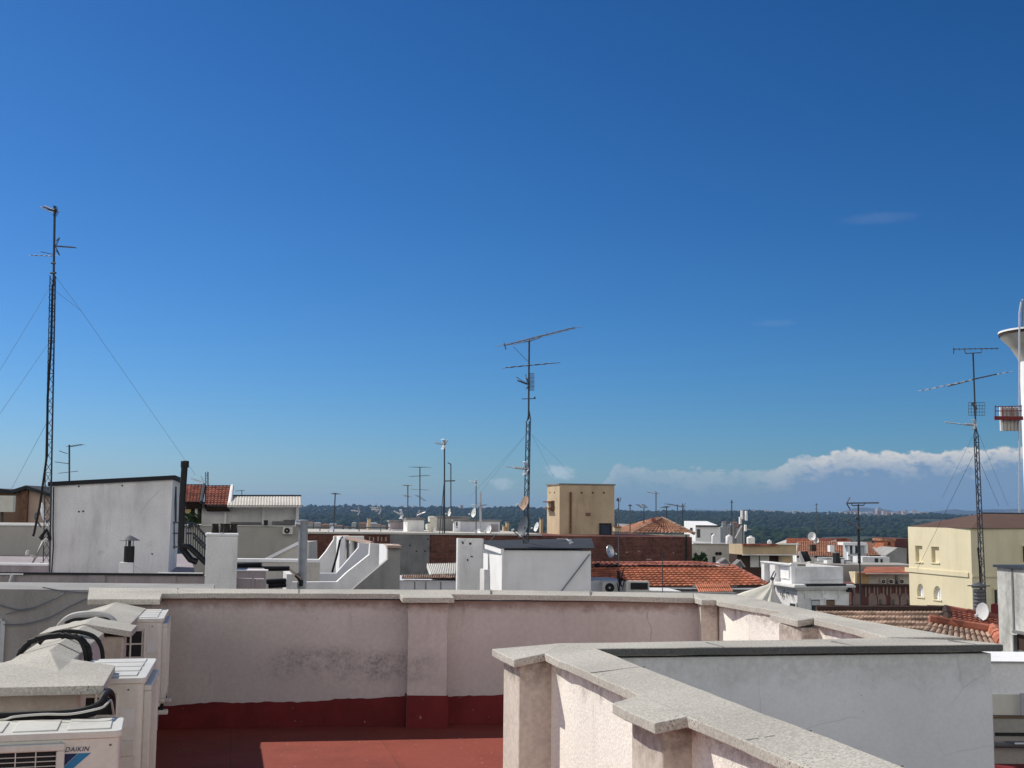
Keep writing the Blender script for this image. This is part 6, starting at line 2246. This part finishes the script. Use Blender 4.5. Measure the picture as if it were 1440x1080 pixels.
rs = np.array([0, 40, 120, 250, 330, 420, 520, 650, 800, 950] + list(np.arange(1100, 6200, 160)) + [6600, 7200, 8000, 9500, 11000, 13200], float)
azs = np.concatenate([np.linspace(-.62, .62, 150), np.linspace(.62, 2 * math.pi - .62, 40)[1:-1]])
nr, na = len(rs), len(azs)
RR, AZ = np.meshgrid(rs, azs, indexing='ij')
ZZ = ground_z(RR, np.where(AZ > math.pi, AZ - 2 * math.pi, AZ))
V = np.stack([RR * np.sin(AZ), RR * np.cos(AZ), ZZ], -1).reshape(-1, 3)
faces = []
for i in range(nr - 1):
    for j in range(na):
        j2 = (j + 1) % na
        faces.append((i * na + j, i * na + j2, (i + 1) * na + j2, (i + 1) * na + j))
t = NT('ground_scrub')
col = t.mix(t.ramp(t.noise(.004, 8, .7), .4, .62), (.022, .036, .014, 1), (.07, .075, .035, 1))
col = t.mix(t.ramp(t.noise(.02, 5), .62, .72), col, (.12, .10, .07, 1))
M['ground'] = t.done(col, .95)
gm = MB()
gm.v, gm.f, gm.m = [tuple(v) for v in V], faces, [0] * len(faces)
tag(gm.build('ground', M['ground'], smooth=True), kind='structure')

# ---- the far wood: thousands of crowns that read as one mass
bm = bmesh.new()
bmesh.ops.create_icosphere(bm, subdivisions=2, radius=1)
iv = np.array([v.co[:] for v in bm.verts])
if_ = np.array([[v.index for v in f.verts] for f in bm.faces])
bm.free()
bm = bmesh.new()
bmesh.ops.create_icosphere(bm, subdivisions=1, radius=1)
jv = np.array([v.co[:] for v in bm.verts])
jf = np.array([[v.index for v in f.verts] for f in bm.faces])
bm.free()


def crowns(r, az, rad, sv, sf, sd):
    k = len(r)
    rg = np.random.default_rng(sd)
    c = np.stack([r * np.sin(az), r * np.cos(az), ground_z(r, az) + rad * .55], -1)
    s = rad[:, None, None] * (1 + rg.normal(0, .17, (k, len(sv), 1)))
    vs = sv[None] * s * np.stack([np.ones(k), np.ones(k), rg.uniform(.6, .95, k)], -1)[:, None, :] + c[:, None, :]
    fs = sf[None] + (np.arange(k) * len(sv))[:, None, None]
    return vs.reshape(-1, 3), fs.reshape(-1, 3)


def wood_ok(r, az):                         # clearings and tracks in the wood
    x, y = r * np.sin(az), r * np.cos(az)
    f = np.sin(x / 190 + 1.3) * np.sin(y / 420 + .4) + .5 * np.sin(x / 71 - y / 160)
    return f < .95


def mesh_np(name, vs, fs, mat):
    me = bpy.data.meshes.new(name)
    me.vertices.add(len(vs))
    me.vertices.foreach_set('co', vs.astype(np.float32).ravel())
    me.loops.add(fs.size)
    me.loops.foreach_set('vertex_index', fs.astype(np.int32).ravel())
    me.polygons.add(len(fs))
    me.polygons.foreach_set('loop_start', np.arange(0, fs.size, 3, dtype=np.int32))
    me.update()
    me.validate()
    me.materials.append(mat)
    o = bpy.data.objects.new(name, me)
    COL.objects.link(o)
    return o


t = NT('wood_foliage')
v = t.n('ShaderNodeTexVoronoi')
v.inputs['Scale'].default_value = .05
t.l(t.co, v.inputs['Vector'])
s_ = t.n('ShaderNodeSeparateColor')
t.l(v.outputs['Color'], s_.inputs[0])
col = t.mix(s_.outputs[0], (.011, .028, .007, 1), (.030, .050, .013, 1))
col = t.mix(t.ramp(t.noise(.0035, 5), .42, .62), col, (.018, .032, .014, 1))
col = t.mix(1., col, t.ramp(t.noise(.35, 4, .7), .3, .7, .55, 1.35), 'MULTIPLY')
M['wood'] = t.done(col, .9, t.noise(.8, 3), 1., 1.5, spec=.1)
NA_, NB_ = 7300, 43000
ra = 620 + 1300 * rng.random(NA_) ** .9
aa = rng.uniform(-.52, .52, NA_)
rb_ = 1800 * (5900 / 1800) ** rng.random(NB_)
ab = rng.uniform(-.52, .52, NB_)
ka, kb = wood_ok(ra, aa), wood_ok(rb_, ab)
ra, aa, rb_, ab = ra[ka], aa[ka], rb_[kb], ab[kb]
v1_, f1_ = crowns(ra, aa, rng.lognormal(1.45, .33, len(ra)).clip(2.2, 9), iv, if_, 1)
v2_, f2_ = crowns(rb_, ab, rng.lognormal(1.75, .32, len(rb_)).clip(3, 12) * np.where(rb_ < 3200, .62 + rb_ / 9500, .95 - (rb_ - 3200) / 9000), jv, jf, 2)
wood = mesh_np('forest', np.concatenate([v1_, v2_]), np.concatenate([f1_, f2_ + len(v1_)]), M['wood'])
tag(wood, 'dark green wood covering the far slope up to the skyline', 'forest', kind='stuff')

# ---- far blue hills
hl = MB()
hx = np.linspace(-.2, .62, 120)
crest = []
for a in hx:
    px = 720 + 1700 * math.tan(a)
    e = 10 * math.exp(-((px - 1225) / 45) ** 2) + 8.5 * (ss(1280, 1340, px)) + 3.5 * math.exp(-((px - 960) / 60) ** 2) + 3 * math.exp(-((px - 1010) / 30) ** 2) + 1.2 * math.sin(px / 17) + .8 * math.sin(px / 7.3)
    crest.append(max(e, -4))
RH = 12300
pts = []
for a, e in zip(hx, crest):
    pts.append((RH * math.sin(a), RH * math.cos(a), 1.6 + e / 1700 * RH))
vs = [((RH - 900) * math.sin(a), (RH - 900) * math.cos(a), -50) for a in hx] + pts + [((RH + 800) * math.sin(a), (RH + 800) * math.cos(a), -50) for a in hx]
nn = len(hx)
hl.add(vs, [(i, i + 1, nn + i + 1, nn + i) for i in range(nn - 1)] + [(nn + i, nn + i + 1, 2 * nn + i + 1, 2 * nn + i) for i in range(nn - 1)])
tag(hl.build('hills', M['ground'], smooth=True), kind='structure')

# ---- far houses on the skyline and among the trees
FM = [plain('far_white', (.40, .39, .36)), plain('far_tile', (.30, .14, .09)), plain('far_brick', (.30, .19, .13)), plain('far_grey', (.35, .36, .38))]


def far_house(px, py, r, w, h, k, label, grp):
    az = math.atan((px - 720) / 1700)
    d = r * math.cos(az)
    b = P(px, py, d)
    m = MB()
    u = (E1 if k % 2 else Vector((1, 0, 0)))
    m.obox(Vector((b.x, b.y, 0)), u, w, w * .6, b.z - 12, b.z + h)
    m.k = 1
    v_ = Vector((-u.y, u.x, 0))
    c0 = Vector((b.x, b.y, b.z + h))
    a_, b_, c_, d_ = c0 - u * .4 - v_ * .4, c0 + u * (w + .4) - v_ * .4, c0 + u * (w + .4) + v_ * (w * .6 + .4), c0 - u * .4 + v_ * (w * .6 + .4)
    e_, f_ = c0 + u * .5 + v_ * w * .3 + UP * h * .35, c0 + u * (w - .5) + v_ * w * .3 + UP * h * .35
    m.add([a_, b_, c_, d_, e_, f_], [(0, 1, 5, 4), (1, 2, 5), (2, 3, 4, 5), (3, 0, 4), (3, 2, 1, 0)])
    tag(m.build('distant_house', [FM[[0, 0, 2, 3, 0][k % 5]], FM[[1, 3, 1, 3, 1][k % 5]]]), label, 'house', grp)


for i in range(34):
    px = 430 + 320 * ((i * .618) % 1) + random.uniform(-3, 3)
    far_house(px, random.uniform(713.5, 718.5) - (720 - px) * .004, random.uniform(4700, 5300), random.uniform(9, 22), random.uniform(4, 7), i,
              'tiny far house among trees on the left half of the skyline', 'houses on the left half of the skyline')
for i in range(44):
    px = 1160 + 150 * ((i * .618) % 1) + random.uniform(-3, 3)
    far_house(px, random.uniform(720.5, 726.5), random.uniform(4700, 5300), random.uniform(8, 26), random.uniform(3, 8), i,
              'tiny far house in the pale town strip on the right half of the skyline', 'houses in the town strip on the right half of the skyline')
for i in range(12):
    px = 1020 + 120 * ((i * .618) % 1)
    far_house(px, random.uniform(719, 722), random.uniform(4900, 5300), random.uniform(8, 18), random.uniform(4, 7), i,
              'tiny far house half hidden in the skyline trees between the two town strips', 'houses half hidden in the middle of the skyline')
for i in range(11):
    px = [1016, 1022, 1027, 1031, 1036, 1019, 1025, 1033, 1013, 1029, 1040][i]
    far_house(px, 738 + (i * 5 % 11), 1000, random.uniform(2.5, 5), random.uniform(1.5, 2.6), i,
              'small pale house in the clearing below the wood', 'houses in the clearing below the wood')
for i in range(12):
    far_house(432 + i * 10.5, 739 + (i * 7 % 6), 620 + 25 * (i % 4), random.uniform(2, 5), random.uniform(1, 1.8), i,
              'low far house at the town edge above the brick wall', 'far houses at the town edge above the brick wall')
tw = P(1237, 724, 5000)
m = MB()
m.box(tw.x - 9, tw.x + 9, 5000, 5018, tw.z - 20, tw.z + 26)
m.box(tw.x - 6, tw.x + 6, 5003, 5015, tw.z + 26, tw.z + 30)
tag(m.build('tower_block', FM[3]), 'dark far tower block standing up from the pale town strip', 'tower block')

# ---- air: one box of thin haze round everything
hz = MB()
hz.box(-13900, 13900, -13900, 13900, -52, 140)
t = bpy.data.materials.new('haze')
t.use_nodes = True
nt = t.node_tree
nt.nodes.remove(nt.nodes['Principled BSDF'])
pv = nt.nodes.new('ShaderNodeVolumePrincipled')
pv.inputs['Color'].default_value = (.36, .60, 1, 1)
pv.inputs['Density'].default_value = HAZE
pv.inputs['Anisotropy'].default_value = .25
nt.links.new(pv.outputs[0], nt.nodes['Material Output'].inputs['Volume'])
if HAZE:
    tag(hz.build('haze', t), 'thin blue haze filling the air', 'haze', kind='stuff')

# ---- light
SUN = Vector(SUNV).normalized()
sd = bpy.data.lights.new('sun', 'SUN')
sd.energy = SUN_E
sd.angle = R(.53)
sd.color = (1, .935, .83)
so = bpy.data.objects.new('sun', sd)
COL.objects.link(so)
so.rotation_euler = (-SUN).to_track_quat('-Z', 'Y').to_euler()
so.location = (0, 0, 40)

w = bpy.data.worlds.new('World')
sc.world = w
w.use_nodes = True
t = NT.__new__(NT)
t.t = w.node_tree
t.t.nodes.clear()
sky = t.n('ShaderNodeTexSky', sky_type='NISHITA')
sky.sun_disc = False
sky.sun_elevation = math.asin(SUN.z)
sky.sun_rotation = math.atan2(SUN.x, SUN.y)
sky.altitude = 650
sky.air_density, sky.dust_density, sky.ozone_density = SKY
sp = t.n('ShaderNodeSeparateColor')
t.l(sky.outputs[0], sp.inputs[0])
cc = t.n('ShaderNodeCombineColor')                      # a deeper, clearer blue than the stock sky
for i, (k_, g_) in enumerate(SKYG):
    t.l(t.math('MULTIPLY', t.math('POWER', t.math('MULTIPLY', sp.outputs[i], .1), g_), k_ * 10), cc.inputs[i])
tc = t.n('ShaderNodeTexCoord')
t.co = tc.outputs['Generated']
x, y, z = t.xyz()
az = t.math('ARCTAN2', x, y)
U = t.math('MULTIPLY', az, 1700.)                       # picture-like units
Vv = t.math('MULTIPLY', t.math('ARCSINE', z), 1700.)
cb = t.n('ShaderNodeCombineXYZ')
t.l(t.math('MULTIPLY', U, 1 / 46.), cb.inputs[0])
t.l(t.math('MULTIPLY', Vv, 1 / 30.), cb.inputs[1])
cb.inputs[2].default_value = 3.7
nz = t.noise(1., 9, .62, cb.outputs[0])
nz2 = t.noise(2.6, 7, .6, cb.outputs[0])
cr = t.n('ShaderNodeValToRGB')
e = cr.color_ramp
e.interpolation = 'EASE'
prof = [(85, 0), (122, 40), (150, 66), (280, 62), (356, 62), (412, 82), (450, 87), (520, 88), (600, 89), (690, 92)]
pos = lambda u: (u + 100) / 900
while len(e.elements) < len(prof):
    e.elements.new(.5)
for el, (u_, v_) in zip(e.elements, prof):
    el.position = pos(u_)
    el.color = (v_ / 120,) * 3 + (1,)
t.l(t.math('DIVIDE', t.math('ADD', U, 100.), 900.), cr.inputs[0])
T = t.math('MULTIPLY', cr.outputs[0], 120.)
h = t.math('SUBTRACT', t.math('ADD', T, t.math('MULTIPLY', t.math('ADD', t.math('MULTIPLY', t.math('SUBTRACT', nz, .5), 1.), t.math('MULTIPLY', t.math('SUBTRACT', nz2, .5), .55)), 36.)), Vv)   # depth below the cloud top
mask = t.ramp(h, 0, 5)
mask = t.math('MULTIPLY', mask, t.ramp(Vv, -6, 14))
right = t.ramp(U, 320, 440)
bright = t.math('MULTIPLY', t.ramp(t.math('ADD', h, t.math('MULTIPLY', t.math('SUBTRACT', nz2, .5), 46.)), 4, 38, 1, 0), t.math('ADD', .62, t.math('MULTIPLY', right, .38)))
bright = t.math('MULTIPLY', bright, t.ramp(nz2, .34, .60, .5, 1))
ccol = t.mix(bright, lin((120, 148, 182)), lin((232, 226, 217)))
opac = t.math('MULTIPLY', mask, t.math('ADD', .40, t.math('MULTIPLY', right, .42)))
lowf = t.ramp(Vv, 4, 46, .7, 1)
opac = t.math('MULTIPLY', opac, lowf)
# two stray puffs and a few faint wisps high up
for cu_, cv_, ru, rv, am in ((70, 56, 26, 11, .42), (-12, 40, 20, 9, .28), (508, 398, 56, 9, .045), (365, 262, 34, 6, .04)):
    dx = t.math('DIVIDE', t.math('SUBTRACT', U, cu_), ru)
    dy = t.math('DIVIDE', t.math('SUBTRACT', Vv, cv_), rv)
    dd = t.math('ADD', t.math('MULTIPLY', dx, dx), t.math('MULTIPLY', dy, dy))
    pf = t.ramp(t.math('ADD', dd, t.math('MULTIPLY', t.math('SUBTRACT', nz2, .5), 3.2 if am > .2 else 1.4)), -.1, 1.2, am, 0)
    ccol = t.mix(t.ramp(pf, 0, .05), ccol, lin((215, 222, 230)))
    opac = t.math('MAXIMUM', opac, pf)
# cloud added out of view behind the viewer, as neutral fill on shaded walls
rc = t.noise(2.4, 8, .6, t.mapping((1, 1, 1.8), tc.outputs['Generated']))
rm = t.math('MULTIPLY', t.ramp(rc, .38, .52), t.math('MULTIPLY', t.ramp(y, .25, -.25, 0, 1), t.math('MULTIPLY', t.ramp(z, .0, .06), t.ramp(z, .38, .66, 1, 0))))
ccol = t.mix(t.ramp(y, .2, .1, 0, 1), ccol, (REAR_FILL * 1.03, REAR_FILL, REAR_FILL * .95, 1))
opac = t.math('MAXIMUM', opac, rm)
b1 = t.n('ShaderNodeBackground')
b1.inputs['Strength'].default_value = SKY_S
t.l(cc.outputs[0], b1.inputs['Color'])
b2 = t.n('ShaderNodeBackground')
b2.inputs['Strength'].default_value = CLOUD_S
t.l(ccol, b2.inputs['Color'])
mx = t.n('ShaderNodeMixShader')
t.l(opac, mx.inputs[0])
t.l(b1.outputs[0], mx.inputs[1])
t.l(b2.outputs[0], mx.inputs[2])
ow_ = t.n('ShaderNodeOutputWorld')
t.l(mx.outputs[0], ow_.inputs[0])

# ---- camera and output
cd = bpy.data.cameras.new('camera')
cam = bpy.data.objects.new('camera', cd)
COL.objects.link(cam)
cd.sensor_fit = 'HORIZONTAL'
cd.sensor_width = 36
cd.lens = F / 1440 * 36
cd.clip_start = .05
cd.clip_end = 60000
Rv, Uv, Fv = Vector((1, 0, 0)), Vector((0, -math.sin(PITCH), math.cos(PITCH))), Vector((0, math.cos(PITCH), math.sin(PITCH)))
Xc = Rv * math.cos(ROLL) + Uv * math.sin(ROLL)
Yc = Uv * math.cos(ROLL) - Rv * math.sin(ROLL)
mt = Matrix((Xc, Yc, -Fv)).transposed().to_4x4()
mt.translation = EYE
cam.matrix_world = mt
sc.camera = cam
sc.render.resolution_x, sc.render.resolution_y = 1024, 768
sc.view_settings.view_transform = 'Standard'
sc.view_settings.look = 'None'
sc.view_settings.exposure = EXPO
sc.view_settings.gamma = 1
sc.render.engine = 'CYCLES'
cy = sc.cycles
cy.max_bounces = 6
cy.diffuse_bounces = 4
cy.volume_bounces = 0
cy.use_denoising = True
try:
    cy.denoiser = 'OPENIMAGEDENOISE'
except Exception:
    pass
cy.use_adaptive_sampling = False
